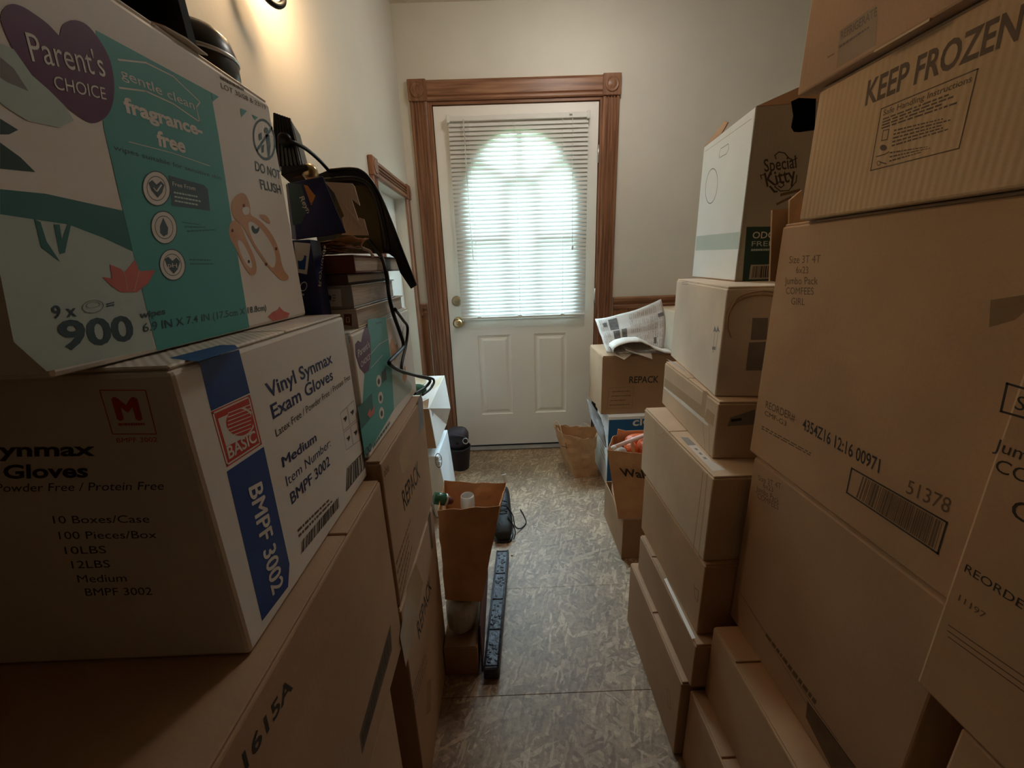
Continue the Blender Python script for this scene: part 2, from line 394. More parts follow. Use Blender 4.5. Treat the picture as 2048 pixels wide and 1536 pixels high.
# ---- printing -------------------------------------------------------------------------
_TXT = {}
def text_geo(s, bold):
    key = (s, bold)
    if key in _TXT: return _TXT[key]
    cu = bpy.data.curves.new('lettering', 'FONT'); cu.body = s; cu.size = 1.0; cu.offset = bold; cu.resolution_u = 3; cu.fill_mode = 'FRONT'
    o = bpy.data.objects.new('lettering', cu)
    me = o.to_mesh()
    v = [(p.co.x, p.co.y) for p in me.vertices]; f = [list(p.vertices) for p in me.polygons]
    o.to_mesh_clear(); bpy.data.objects.remove(o); bpy.data.curves.remove(cu)
    _TXT[key] = (v, f); return v, f
CAP = 0.69
class Print:
    """flat printing on a face of a thing; one mesh per ink"""
    def __init__(s, T, face, parent=None): s.T = T; s.f = face; s.d = {}; s.parent = parent or getattr(T, 'body', None); s.n = 0; s.join = False
    def _add(s, ink, v, f, name):
        if not s.join: s.n += 1
        V, F, _ = s.d.setdefault((name, ink, s.n), ([], [], 0)); n = len(V)
        V += v; F += [[i + n for i in q] for q in f]
    def text(s, st, p0, p1, p2=None, ink='ink', bold=0.0, lay=3, h=None, name='printed_text'):
        v, f = text_geo(st, 0.0 if 'M' in st else bold)
        if 'M' in st and bold > 0:      # this letter fills in when its outline is offset: thicken by overprinting
            n0 = len(v); b_ = bold * 1.2; cp = ((0, 0), (-b_, 0), (b_, 0), (0, b_ * 0.8), (0, -b_ * 0.8))
            f = [[i + n0 * k for i in q] for k in range(len(cp)) for q in f]; v = [(x + dx, y + dy) for dx, dy in cp for x, y in v]
        x0 = min(p[0] for p in v); x1 = max(p[0] for p in v)
        A = s.f.px(p0[0], p0[1], lay)
        if p1 is not None: ex = s.f.px(p1[0], p1[1], lay) - A
        if p2 is not None: ey = s.f.px(p2[0], p2[1], lay) - A
        else:
            up = Vector((0, 0, 1)); up = (up - s.f.n * up.dot(s.f.n)).normalized()
            if p1 is None: ex = up.cross(s.f.n).normalized() * (h / CAP * (x1 - x0))
            ey = up * (h if h else ex.length / (x1 - x0) * CAP)
        m0 = n0 if ('M' in st and bold > 0) else len(v)
        s._add(ink, [A + ex * ((x - x0) / (x1 - x0)) + ey * (y / CAP) + s.f.n * (0.00003 * (i // m0)) for i, (x, y) in enumerate(v)], f, name)
    def poly(s, pts, ink, lay=1, name='printed_panel'):
        v = [s.f.px(a, b, lay) for a, b in pts]; s._add(ink, v, [list(range(len(v)))], name)
    def ell(s, c, rx, ry, ink, lay=2, rot=0.0, n=28, name='printed_panel'):
        s.poly([(c[0] + rx*math.cos(t)*math.cos(rot) - ry*math.sin(t)*math.sin(rot), c[1] + rx*math.cos(t)*math.sin(rot) + ry*math.sin(t)*math.cos(rot)) for t in (2*math.pi*k/n for k in range(n))], ink, lay, name)
    def ring(s, c, rx, ry, w, ink, lay=3, rot=0.0, n=32, name='printed_panel'):
        P = []
        for k in range(n):
            t = 2*math.pi*k/n
            for q in (1.0, 1.0 - w):
                a = rx*q*math.cos(t); b = ry*q*math.sin(t)
                P.append(s.f.px(c[0] + a*math.cos(rot) - b*math.sin(rot), c[1] + a*math.sin(rot) + b*math.cos(rot), lay))
        s._add(ink, P, [[2*k, 2*((k+1) % n), 2*((k+1) % n)+1, 2*k+1] for k in range(n)], name)
    def line(s, pts, w, ink, lay=3, closed=False, name='printed_line'):
        """stroke of constant metric width through pixel points"""
        P = [s.f.px(a, b, lay) for a, b in pts]
        if closed: P.append(P[0])
        s.n += 1; s.join = True
        for a, b in zip(P[:-1], P[1:]):
            d = (b - a).normalized(); q = s.f.n.cross(d) * (w / 2); e = d * (w / 2)
            s._add(ink, [a - e - q, b + e - q, b + e + q, a - e + q], [[0, 1, 2, 3]], name)
        s.join = False
    def quad(s, q, a, b):
        """bilinear pixel inside quad q (tl,tr,br,bl)"""
        l = [q[0][k] + (q[3][k]-q[0][k])*b for k in (0, 1)]; r = [q[1][k] + (q[2][k]-q[1][k])*b for k in (0, 1)]
        return (l[0] + (r[0]-l[0])*a, l[1] + (r[1]-l[1])*a)
    def cell(s, q, a0, a1, b0, b1, ink, lay=3, name='printed_panel'):
        s.poly([s.quad(q, a0, b0), s.quad(q, a1, b0), s.quad(q, a1, b1), s.quad(q, a0, b1)], ink, lay, name)
    def barcode(s, q, n, ink='ink', lay=3, seed=1):
        r = random.Random(seed); a = 0.0; ws = []
        for k in range(n): ws.append((r.choice((1, 1, 2, 3)), r.choice((1, 1, 2))))
        tot = sum(x + y for x, y in ws); x = 0; s.n += 1; s.join = True
        for w, g in ws:
            s.cell(q, x / tot, (x + w) / tot, 0, 1, ink, lay, 'barcode'); x += w + g
        s.join = False
    def greek(s, q, rows, ink='ink', lay=3, seed=1, fill=0.55):
        """rows too small to read: word-sized dashes"""
        r = random.Random(seed); s.n += 1; s.join = True
        for k in range(rows):
            x = 0.0; end = r.uniform(0.7, 1.0)
            while x < end:
                w = r.uniform(0.03, 0.11); s.cell(q, x, min(x + w, end), (k + 0.5 - fill/2) / rows, (k + 0.5 + fill/2) / rows, ink, lay, 'small_print'); x += w + 0.018
        s.join = False
    def done(s):
        for (name, ink, _k), (V, F, _) in s.d.items():
            o = s.T.part(name, V, F, ink, s.parent)
            if name in ('barcode', 'small_print', 'printed_text', 'logo_text', 'printed_letters', 'printed_line', 'icon', 'logo_line'): o['kind'] = 'stuff'

def carton(name, label, x0, x1, y0, y1, z0, z1, mat, split=None, along='Y', yaw=0.0, piv=None, group=None, cat='box', bev=0.003, flap_mat=None, step=0.0):
    """closed corrugated carton: body plus the two flaps that close its top"""
    T = Thing(name, label, cat, ((x0+x1)/2, (y0+y1)/2, z0), group)
    v, f = hexa_geo(corners(x0, x1, y0, y1, z0, z1 - 0.004, yaw, piv), bev, 2)
    T.body = T.part('body', v, f, mat)
    e = 0.0025
    if along == 'Y':
        s_ = split if split is not None else (y0 + y1) / 2
        a = (x0 + e, x1 - e, y0 + e, s_ - 0.002); b = (x0 + e, x1 - e, s_ + 0.002, y1 - e)
    else:
        s_ = split if split is not None else (x0 + x1) / 2
        a = (x0 + e, s_ - 0.0015, y0 + e, y1 - e); b = (s_ + 0.0015, x1 - e, y0 + e, y1 - e)
    for q, dz in ((a, step), (b, 0.0)):
        box(T, 'flap', q[0], q[1], q[2], q[3], z1 - 0.0045 - dz, z1 - dz * 0.5, flap_mat or mat, 0.0012, yaw=yaw, piv=piv or ((x0+x1)/2, (y0+y1)/2, 0))
    return T

# ================================================================== the room
XL, XR, YB, YF, ZC = -0.533, 1.78, 2.51, -0.72, 2.492
def struct(name, label, cat, loc=(0, 0, 0)):
    return Thing(name, label, cat, loc, kind='structure')
def boxes_geo(lst):
    V = []; F = []
    for b in lst:
        v, f = hexa_geo(corners(*b)); n = len(V); V += v; F += [[i + n for i in q] for q in f]
    return V, F
# floor of pressed flake boards, each sheet its own piece
fl = struct('floor', 'bare floor of brown pressed flake boards', 'floor')
box(fl, 'subfloor', XL - 0.2, XR + 0.2, YF - 0.2, 2.75, -0.12, -0.018, 'rear_panel', 0)
for a, b in ((YF, -0.36), (-0.3595, 0.857), (0.858, 1.2572), (1.2575, 2.51)):
    for x0, x1 in ((XL, 0.9185), (0.9215, XR)):
        box(fl, 'floor_board', x0, x1, a, b, -0.018, 0.0, 'osb_board', 0.0006)
wb = struct('wall_back', 'cream painted end wall around the door', 'wall')
v, f = boxes_geo([(XL - 0.12, -0.378, YB, YB + 0.13, 0, ZC), (0.568, XR + 0.12, YB, YB + 0.13, 0, ZC), (-0.378, 0.568, YB, YB + 0.13, 2.055, ZC)])
wb.part('plaster', v, f, 'wall_paint')
wl = struct('wall_left', 'cream painted side wall on the left behind the stacked boxes', 'wall')
v, f = boxes_geo([(XL - 0.12, XL, YF, 1.865, 0, ZC), (XL - 0.12, XL, 2.405, YB, 0, ZC), (XL - 0.12, XL, 1.865, 2.405, 1.567, ZC)])
wl.part('plaster', v, f, 'wall_paint')
wr = struct('wall_right', 'cream painted side wall on the right behind the cartons', 'wall')
box(wr, 'plaster', XR, XR + 0.12, YF, YB, 0, ZC, 'wall_paint', 0)
wf = struct('wall_front', 'unseen dark brown wall put close behind the viewer to cut bounced light', 'wall')
box(wf, 'dark_backing', XL - 0.12, XR + 0.12, YF - 0.12, YF, 0, ZC, 'rear_panel', 0)  # unseen wall, set close and dark to keep near faces unlit
ce = struct('ceiling', 'pale beige ceiling', 'ceiling')
box(ce, 'plasterboard', XL - 0.12, XR + 0.12, YF - 0.12, YB + 0.13, ZC, ZC + 0.1, 'ceiling_paint', 0)
lawn = struct('ground_outside', 'grass outside the door', 'ground')
box(lawn, 'turf', -20, 20, 2.9, 40, -0.5, -0.3, 'grass', 0)

# wainscot and chair rail on the end wall and beside the corner
def wainscot(name, label, x0, x1):
    T = struct(name, label, 'trim', ((x0+x1)/2, YB, 0))
    n = max(1, round((x1 - x0) / 0.092)); w = (x1 - x0) / n
    for k in range(n): box(T, 'plank', x0 + k*w + 0.0012, x0 + (k+1)*w - 0.0012, YB - 0.010, YB - 0.0005, 0.0, 0.918, 'panel_wood', 0.002)
    pr = [(0, 0.915), (-0.016, 0.918), (-0.018, 0.935), (-0.012, 0.945), (-0.024, 0.962), (-0.026, 0.978), (-0.018, 0.986), (0, 0.988)]
    prism(T, 'chair_rail', [(x0, YB + a, b) for a, b in pr], (x1 - x0, 0, 0), 'oak_x')
    return T
wainscot('trim_1', 'oak wainscot and chair rail to the right of the door', 0.662, XR)
wainscot('trim_2', 'narrow strip of oak wainscot in the corner left of the door', XL + 0.001, -0.484)
T = struct('trim_3', 'oak wainscot strip on the left wall by the corner', 'trim', (XL, 2.49, 0))
box(T, 'plank', XL, XL + 0.008, 2.474, 2.496, 0, 0.918, 'panel_wood', 0.001)
box(T, 'chair_rail', XL, XL + 0.022, 2.474, 2.484, 0.92, 0.988, 'oak_y', 0.004)

# door casing with fluted legs and corner blocks
def fluted(x0, x1, d=0.017, n=4):
    """profile across x, proud towards -y"""
    P = [(x0, 0.0), (x0, -d*0.75), (x0 + 0.006, -d)]
    w = (x1 - x0 - 0.026) / n
    for k in range(n):
        a = x0 + 0.013 + k * w
        P += [(a + 0.1*w, -d), (a + 0.3*w, -d*0.55), (a + 0.7*w, -d*0.55), (a + 0.9*w, -d)]
    return P + [(x1 - 0.006, -d), (x1, -d*0.75), (x1, 0.0)]
T = struct('trim_4', 'fluted oak casing with corner blocks framing the white door', 'door casing', (0.1, YB, 0))
for x0, x1 in ((-0.476, -0.386), (0.565, 0.655)):
    prism(T, 'casing_leg', [(a, YB + b, 0.0) for a, b in fluted(x0, x1)], (0, 0, 2.053), 'oak_z')
    r0 = box(T, 'corner_block', x0 - 0.004, x1 + 0.004, YB - 0.024, YB - 0.0005, 2.054, 2.156, 'oak_z', 0.003)
    cx = (x0 + x1) / 2
    lathe(T, 'rosette', [(0.037, 0), (0.037, 0.003), (0.030, 0.005), (0.027, 0.001), (0.020, 0.004), (0.012, 0.006), (0.006, 0.007)], (cx, YB - 0.024, 2.105), 'oak_z', (0, -1, 0), 24, parent=r0)
prism(T, 'casing_head', [(-0.381, YB + b, z) for b, z in ((0, 2.056), (-0.012, 2.056), (-0.017, 2.062), (-0.017, 2.072), (-0.010, 2.078), (-0.015, 2.084), (-0.015, 2.140), (-0.018, 2.150), (0, 2.152))], (0.942, 0, 0), 'oak_x')
for x0, x1 in ((-0.3855, -0.362), (0.552, 0.5645)):
    box(T, 'jamb', x0, x1, YB - 0.004, YB + 0.12, 0.0, 2.056, 'oak_z', 0.001)
box(T, 'jamb', -0.362, 0.552, YB - 0.004, YB + 0.12, 2.040, 2.0555, 'oak_x', 0.001)
for x0, x1 in ((-0.362, -0.340), (0.530, 0.552)): box(T, 'door_stop', x0, x1, 2.562, 2.58, 0.0, 2.04, 'oak_z', 0.001)
box(T, 'door_stop', -0.340, 0.530, 2.562, 2.58, 2.018, 2.04, 'oak_x', 0.001)
T = struct('trim_5', 'worn metal and wood sill under the white door', 'sill', (0.1, YB, 0))
box(T, 'sill', -0.362, 0.552, 2.468, 2.60, 0.0, 0.013, 'label_grey', 0.004)
box(T, 'sweep', -0.355, 0.545, 2.512, 2.55, 0.0135, 0.021, 'black_matte', 0.001)

# ------------------------------------------------------------------ the door
D0, D1, DZ0, DZ1, DY = -0.357, 0.547, 0.0225, 2.036, 2.516
T = struct('door_1', 'white entry door with two raised panels and an arched leaded window', 'door', (0.095, DY + 0.02, DZ0))
AX, AZ0, AW, AS, AB = 0.107, 0.905, 0.305, 1.545, 0.365   # arch: centre, sill, half width, spring, rise
def arch_loop(g=0.0, n=30):
    P = []
    for k in range(8): P.append((AX - AW - g + (2*AW + 2*g) * k / 8, AZ0 - g))
    for k in range(10): P.append((AX + AW + g, AZ0 - g + (AS - AZ0 + g) * k / 10))
    for k in range(n): t = math.pi * k / n; P.append((AX + (AW+g) * math.cos(t), AS + (AB+g) * math.sin(t)))
    for k in range(10): P.append((AX - AW - g, AS - (AS - AZ0 + g) * k / 10))
    return P
inner = arch_loop()
RZ0 = 0.80; ctr = (AX, 1.40)
def to_rect(p):
    dx, dz = p[0] - ctr[0], p[1] - ctr[1]; s = 1e9
    if dx > 1e-9: s = min(s, (D1 - ctr[0]) / dx)
    if dx < -1e-9: s = min(s, (D0 - ctr[0]) / dx)
    if dz > 1e-9: s = min(s, (DZ1 - ctr[1]) / dz)
    if dz < -1e-9: s = min(s, (RZ0 - ctr[1]) / dz)
    return (ctr[0] + dx*s, ctr[1] + dz*s)
pairs = [(p, to_rect(p)) for p in inner]
for cx, cz in ((D0, RZ0), (D1, RZ0), (D1, DZ1), (D0, DZ1)):
    a = math.atan2(cz - ctr[1], cx - ctr[0])
    # nearest arch point in that direction
    best = min(range(len(inner)), key=lambda i: abs((math.atan2(inner[i][1]-ctr[1], inner[i][0]-ctr[0]) - a + math.pi) % (2*math.pi) - math.pi))
    for i, (p, q) in enumerate(pairs):
        if p == inner[best]: pairs[i] = (p, (cx, cz)); break
n = len(pairs); V = []; F = []
for yy in (DY, DY + 0.042):
    V += [(p[0], yy, p[1]) for p, q in pairs] + [(q[0], yy, q[1]) for p, q in pairs]
for k in range(n):
    j = (k + 1) % n
    F += [[k, j, n + j, n + k], [2*n + j, 2*n + k, 3*n + k, 3*n + j], [j, k, 2*n + k, 2*n + j], [n + k, n + j, 3*n + j, 3*n + k]]
PX = ((-0.187, 0.022), (0.170, 0.377)); PZ = (0.243, 0.778)
v2, f2 = boxes_geo([(D0, D1, DY, DY+0.042, DZ0, PZ[0]), (D0, D1, DY, DY+0.042, PZ[1], RZ0),
                    (D0, PX[0][0], DY, DY+0.042, *PZ), (PX[0][1], PX[1][0], DY, DY+0.042, *PZ), (PX[1][1], D1, DY, DY+0.042, *PZ)])
m_ = len(V); V += v2; F += [[i + m_ for i in q] for q in f2]
T.part('slab', V, F, 'door_paint')
for x0, x1 in PX:
    L = [(0.0, 0.0), (0.006, 0.007), (0.016, 0.009), (0.034, 0.0005), (0.040, 0.0)]
    V = []; F = []
    for ins, dy in L: V += [(x0+ins, DY+dy, PZ[0]+ins), (x1-ins, DY+dy, PZ[0]+ins), (x1-ins, DY+dy, PZ[1]-ins), (x0+ins, DY+dy, PZ[1]-ins)]
    V += [(x0, DY+0.042, PZ[0]), (x1, DY+0.042, PZ[0]), (x1, DY+0.042, PZ[1]), (x0, DY+0.042, PZ[1])]
    for i in range(4):
        for k in range(4): F.append([4*i + k, 4*i + (k+1) % 4, 4*i + 4 + (k+1) % 4, 4*i + 4 + k])
    F += [[16, 17, 18, 19], [23, 22, 21, 20]] + [[k, (k+1) % 4, 20 + (k+1) % 4, 20 + k][::-1] for k in range(4)]
    T.part('panel', V, F, 'door_paint')
# window surround, glass, cames
o1 = arch_loop(0.028); o2 = arch_loop(0.0); n = len(o1); V = []; F = []
for P, yy in ((o1, DY), (o1, DY - 0.006), (o2, DY - 0.009), (o2, DY + 0.012)): V += [(p[0], yy, p[1]) for p in P]
for i in range(3):
    for k in range(n): F.append([i*n + k, i*n + (k+1) % n, (i+1)*n + (k+1) % n, (i+1)*n + k])
T.part('window_surround', V, F, 'door_paint')
V = [(p[0], DY + 0.006, p[1]) for p in inner]
gl = T.part('pane', V, [list(range(len(V)))], 'obscure_glass')
def came(pts, r=0.015): tube(T, 'came', [(a, DY + 0.003, b) for a, b in pts], r, 'caming', 6, parent=gl)
for x in (0.016, 0.198): came([(x, AZ0), (x, 1.60)])
came([(AX + 0.091 * math.cos(math.pi*k/10), 1.60 + 0.085 * math.sin(math.pi*k/10)) for k in range(11)])
came([(AX, 1.685), (AX, AS + AB)])
for sgn in (-1, 1):
    came([(AX + sgn*0.064, 1.66), (AX + sgn*0.235, 1.775)]); came([(AX + sgn*0.091, 1.36), (AX + sgn*AW, 1.36)])
# knob, deadbolt, hinges
lathe(T, 'deadbolt', [(0.031, 0), (0.031, 0.006), (0.026, 0.012), (0.018, 0.014), (0.008, 0.016)], (-0.302, DY, 0.997), 'brass_old', (0, -1, 0), 28)
box(T, 'thumb_turn', -0.313, -0.291, DY - 0.030, DY - 0.012, 0.992, 1.002, 'brass_old', 0.003)
k_ = lathe(T, 'knob', [(0.012, 0.006), (0.011, 0.022), (0.022, 0.034), (0.029, 0.046), (0.029, 0.056), (0.022, 0.066), (0.010, 0.069)], (-0.300, DY, 0.866), 'brass', (0, -1, 0), 28)
lathe(T, 'rose', [(0.034, 0), (0.034, 0.004), (0.028, 0.008), (0.012, 0.010)], (-0.300, DY, 0.866), 'brass', (0, -1, 0), 28, parent=k_)
lathe(T, 'button', [(0.007, 0.069), (0.007, 0.074), (0.004, 0.075)], (-0.300, DY, 0.866), 'brass_old', (0, -1, 0), 16, parent=k_)
for z in (1.78, 1.00, 0.25): tube(T, 'hinge', [(0.5495, DY - 0.004, z - 0.045), (0.5495, DY - 0.004, z + 0.045)], 0.006, 'steel', 10)

# ------------------------------------------------------------------ mini blind hung on the door
BX0, BX1, BY = -0.283, 0.492, 2.4915
T = Thing('window_blind', 'white closed mini blind hanging over the arched door window', 'blind', (0.105, BY, 0.885))
box(T, 'headrail', BX0 + 0.004, BX1 - 0.004, BY - 0.012, BY + 0.012, 1.952, 1.978, 'white_plastic', 0.002)
for x in (BX0 - 0.002, BX1 - 0.016): box(T, 'bracket', x, x + 0.018, BY - 0.015, DY - 0.0005, 1.946, 1.984, 'white_plastic', 0.002)
slat_me = None
def slat(z, tilt, sag):
    global slat_me
    if slat_me is None:
        V = []; F = []; W = 0.0272; nx = 12; ny = 4
        for i in range(nx + 1):
            for j in range(ny + 1):
                s = j / ny - 0.5
                V.append((BX0 + 0.006 + (BX1 - BX0 - 0.012) * i / nx - 0.105, s * W, 0.0022 * (1 - 4*s*s)))
        for i in range(nx):
            for j in range(ny): a = i*(ny+1) + j; F.append([a, a+1, a+ny+2, a+ny+1])
        slat_me = bpy.data.meshes.new('slat'); slat_me.from_pydata(V, [], F); slat_me.update(); slat_me.materials.append(MATS['slat_vinyl'])
        for p in slat_me.polygons: p.use_smooth = True
    o = bpy.data.objects.new('slat', slat_me); C.objects.link(o); o.parent = T.o
    o.location = (0, 0, z - 0.885); o.rotation_euler = (tilt, sag, 0)
z = 1.940; k = 0
while z > 0.900:
    slat(z, math.radians(64 + random.uniform(-1, 1)), random.uniform(-0.0008, 0.0008)); z -= 0.0219; k += 1
box(T, 'bottom_rail', BX0 + 0.006, BX1 - 0.006, BY - 0.010, BY + 0.008, 0.884, 0.899, 'white_plastic', 0.003)
for x in (-0.165, 0.085, 0.345):
    tube(T, 'ladder_cord', [(x, BY - 0.014, 1.95), (x + 0.002, BY - 0.0145, 1.4), (x, BY - 0.013, 0.893)], 0.0009, 'white_plastic', 5)
    box(T, 'rail_clip', x - 0.012, x + 0.012, BY - 0.0125, BY - 0.0095, 0.886, 0.903, 'white_plastic', 0.001)
tube(T, 'wand', [(-0.192, BY - 0.018, 1.958), (-0.192, BY - 0.022, 1.93), (-0.188, BY - 0.026, 1.5), (-0.182, BY - 0.026, 1.235)], 0.0035, 'clear_film', 6)
tube(T, 'pull_cord', [(0.398, BY - 0.014, 1.96), (0.400, BY - 0.017, 1.6), (0.402, BY - 0.018, 1.30)], 0.0012, 'white_plastic', 5)
lathe(T, 'tassel', [(0.003, 0), (0.006, 0.008), (0.005, 0.026), (0.002, 0.03)], (0.402, BY - 0.018, 1.272), 'white_plastic', (0, 0, 1), 10)
box(T, 'cord_lock', 0.38, 0.396, BY - 0.0135, BY - 0.0115, 1.962, 1.970, 'ink_grey', 0.0005)

# ------------------------------------------------------------------ low cased opening in the left wall
T = struct('door_2', 'low white cupboard door in an oak frame on the left wall', 'cupboard door', (XL, 2.13, 0))
box(T, 'panel', XL - 0.085, XL - 0.06, 1.866, 2.404, 0.0, 1.566, 'door_paint', 0.001)
def fl_y(y0, y1, d=0.016, n=3):
    return [(a, b) for a, b in fluted(y0, y1, d, n)]
for y0, y1 in ((1.80, 1.868), (2.402, 2.468)):
    prism(T, 'casing_leg', [(XL - b, a, 0.0) for a, b in fl_y(y0, y1)], (0, 0, 1.566), 'oak_z')
    bl = box(T, 'corner_block', XL + 0.0005, XL + 0.022, y0 - 0.003, y1 + 0.003, 1.567, 1.640, 'oak_z', 0.003)
    lathe(T, 'rosette', [(0.028, 0), (0.028, 0.003), (0.022, 0.004), (0.019, 0.001), (0.012, 0.004), (0.005, 0.006)], (XL + 0.022, (y0+y1)/2, 1.604), 'oak_z', (1, 0, 0), 20, parent=bl)
prism(T, 'casing_head', [(XL - b, 1.872, z_) for z_, b in fl_y(1.570, 1.637)], (0, 0.526, 0), 'oak_y')

# ================================================================== stacked boxes on the left
FL = -0.23
T = carton('shipping_carton', 'plain brown carton at the bottom of the left stack, nearest the viewer', -0.525, FL - 0.003, -0.03, 0.537, 0.0, 0.484, 'card', along='X')
T = carton('shipping_carton', 'large brown carton marked 1615A under the white glove case', -0.527, FL, -0.03, 0.622, 0.486, 0.851, 'card_pink', split=0.475, group=None)
P = Print(T, Face((FL, 0, 0), (1, 0, 0)))
P.text('1615A', (492, 1541), (586, 1375), (484, 1510), 'ink', 0.02)
P.poly([(781, 1248), (784, 1300), (724, 1510), (719, 1470)], 'ink_soft', 1); P.barcode([(779, 1262), (722, 1478), (725, 1500), (782, 1296)], 26, 'ink', 2, 4)
P.done()
T = carton('repack_carton', 'brown REPACK carton low in the left stack, with tape scuffs', -0.525, FL + 0.002, 0.628, 0.985, 0.0, 0.560, 'card_pink', along='X')
P = Print(T, Face((FL + 0.002, 0, 0), (1, 0, 0)))
z3 = lambda x, y: (680 + x * 0.41431, 900 + y * 0.41431)
P.text('REPACK', z3(383, 918), z3(442, 665), z3(370, 845), 'ink', 0.01)
P.greek([z3(345, 1160), z3(415, 960), z3(425, 1010), z3(350, 1290)], 4, 'ink_soft', 3, 5, 0.3)
P.poly([z3(330, 640), z3(365, 545), z3(402, 640), z3(385, 740), z3(340, 950), z3(318, 1050), z3(290, 900)], 'tape', 1)
P.poly([z3(420, 1120), z3(440, 1100), z3(437, 1260), z3(418, 1280)], 'tape', 2)
P.poly([z3(425, 330), z3(435, 290), z3(450, 470), z3(440, 480)], 'ink_soft', 2)
P.done()
T = carton('repack_carton', 'brown REPACK carton under the smaller wipes box in the left stack', -0.525, FL, 0.636, 1.010, 0.562, 0.877, 'card_pink', along='X')
P = Print(T, Face((FL, 0, 0), (1, 0, 0)))
P.text('REPACK', z3(312, 295), z3(387, 128), z3(297, 205), 'ink', 0.012)
P.greek([z3(268, 530), z3(342, 315), z3(350, 470), z3(298, 750)], 5, 'ink_soft', 3, 2, 0.3)
P.text('able', z3(214, 130), z3(238, 98), z3(210, 90), 'ink_soft', 0.01)
P.poly([(835, 800), (843, 785), (848, 850), (838, 872)], 'ink_grey', 2)
P.poly([z3(285, 20), z3(320, -40), z3(345, 60), z3(300, 130)], 'tape', 1)
P.done()
box(T, 'tape', -0.40, -0.35, 0.632, 1.006, 0.8771, 0.8776, 'tape', 0)

# white glove case
GX = -0.255
T = Thing('glove_case', 'white case of vinyl exam gloves with a blue band and red logo', 'box', (-0.39, 0.467, 0.852))
v, f = hexa_geo(corners(-0.530, GX, 0.296, 0.634, 0.8525, 1.1315), 0.004, 2); T.body = T.part('body', v, f, 'card_white')
for a, b in ((0.298, 0.466), (0.4675, 0.632)): box(T, 'flap', -0.528, GX - 0.002, a, b, 1.1318, 1.1355, 'card_white_flute', 0.0015)
zg = lambda x, y: (420 + x * 0.416667, 680 + y * 0.416667)
P = Print(T, Face((GX, 0, 0), (1, 0, 0)))
P.poly([(398, 724), (478, 699), (500, 786), (422, 822)], 'ink_blue', 1)
P.poly([zg(80, 632), zg(258, 512), zg(382, 1075), zg(375, 1185), zg(250, 1350)], 'ink_blue', 1)
P.poly([zg(5, 345), zg(192, 262), zg(250, 500), zg(80, 612)], 'ink_red', 1, 'logo_panel')
P.line([zg(15, 352), zg(186, 274), zg(240, 496), zg(84, 598)], 0.0016, 'ink_white', 2, True, 'logo_line')
P.poly([zg(38, 378), zg(75, 362), zg(112, 495), zg(78, 512)], 'ink_white', 2, 'logo_letter')
P.poly([zg(75, 362), zg(165, 322), zg(200, 345), zg(196, 380), zg(212, 415), zg(190, 455), zg(112, 495)], 'ink_white', 2, 'logo_letter')
P.ell(zg(142, 395), 27, 27, 'ink_red', 3, 0, name='logo_disc')
for k in range(7):
    y_ = 335 + k * 19; P.line([zg(88, y_ + 16), zg(196, y_ - 26)], 0.0009, 'ink_white', 4, name='logo_line')
P.text('BASIC', zg(92, 572), zg(226, 484), zg(78, 516), 'ink_white', 0.02, 3, name='logo_text')
P.text('BMPF 3002', (497, 976), (546, 1192), (523, 962), 'ink_white', 0.02, 3)
P.text('Vinyl Synmax', zg(282, 280), zg(590, 108), zg(262, 212), 'ink_navy', 0.018)
P.text('Exam Gloves', zg(303, 380), zg(592, 188), zg(288, 314), 'ink_navy', 0.018)
P.text('Latex Free / Powder Free / Protein Free', zg(320, 466), zg(674, 186), zg(312, 430), 'ink', 0.0)
P.text('Medium', zg(350, 613), zg(513, 482), zg(342, 566), 'ink_navy', 0.022)
P.text('Item Number:', zg(370, 703), zg(580, 508), zg(362, 656), 'ink_navy', 0.0)
P.text('BMPF 3002', zg(393, 790), zg(577, 598), zg(383, 737), 'ink_navy', 0.012)
P.greek([zg(418, 905), zg(615, 715), zg(622, 745), zg(428, 955)], 2, 'ink_soft', 3, 8, 0.5)
P.barcode([zg(440, 965), zg(618, 752), zg(622, 800), zg(436, 1030)], 30, 'ink', 3, 3)
q = [zg(626, 352), zg(690, 290), zg(722, 480), zg(655, 530)]
for a, b in ((0, 0), (1, 0), (0, 1), (1, 1)):
    P.line([P.quad(q, a*0.52, b*0.52), P.quad(q, a*0.52 + 0.47, b*0.52), P.quad(q, a*0.52 + 0.47, b*0.52 + 0.47), P.quad(q, a*0.52, b*0.52 + 0.47)], 0.0006, 'ink', 3, True, 'icon')
    c = P.quad(q, a*0.52 + 0.235, b*0.52 + 0.22); P.poly([(c[0]-4, c[1]+1), (c[0]+3, c[1]-6), (c[0]+4, c[1]-1), (c[0]+1, c[1]+7), (c[0]-1, c[1]+2)], 'ink', 3, 'icon')
P.barcode([zg(660, 622), zg(738, 535), zg(748, 603), zg(655, 722)], 12, 'ink', 3, 6)
P.line([zg(657, 620), zg(740, 532), zg(748, 606), zg(654, 726)], 0.0012, 'ink', 3, True)
P.done()
Pt = Print(T, Face((0, 0, 1.1356), (0, 0, 1)))
Pt.poly([(338, 716), (397, 723), (478, 697), (470, 690), (440, 690)], 'ink_blue', 1); Pt.done()
zn = lambda x, y: (x * 0.39076, 700 + y * 0.39076)
P = Print(T, Face((0, 0.296, 0), (0, -1, 0)))
P.text('Synmax', zn(-80, 545), zn(487, 540), zn(-84, 478), 'ink', 0.03)
P.text('Gloves', zn(18, 657), zn(450, 650), zn(14, 590), 'ink', 0.03)
P.text('Powder Free / Protein Free', zn(-20, 727), zn(836, 715), zn(-20, 685), 'ink', 0.0)
P.line([zn(510, 206), zn(744, 206), zn(800, 430), zn(576, 430)], 0.0008, 'ink_red', 3, True, 'logo_line')
P.text('M', zn(600, 356), zn(730, 356), zn(568, 246), 'ink_red', 0.04, 3, name='logo_letter')
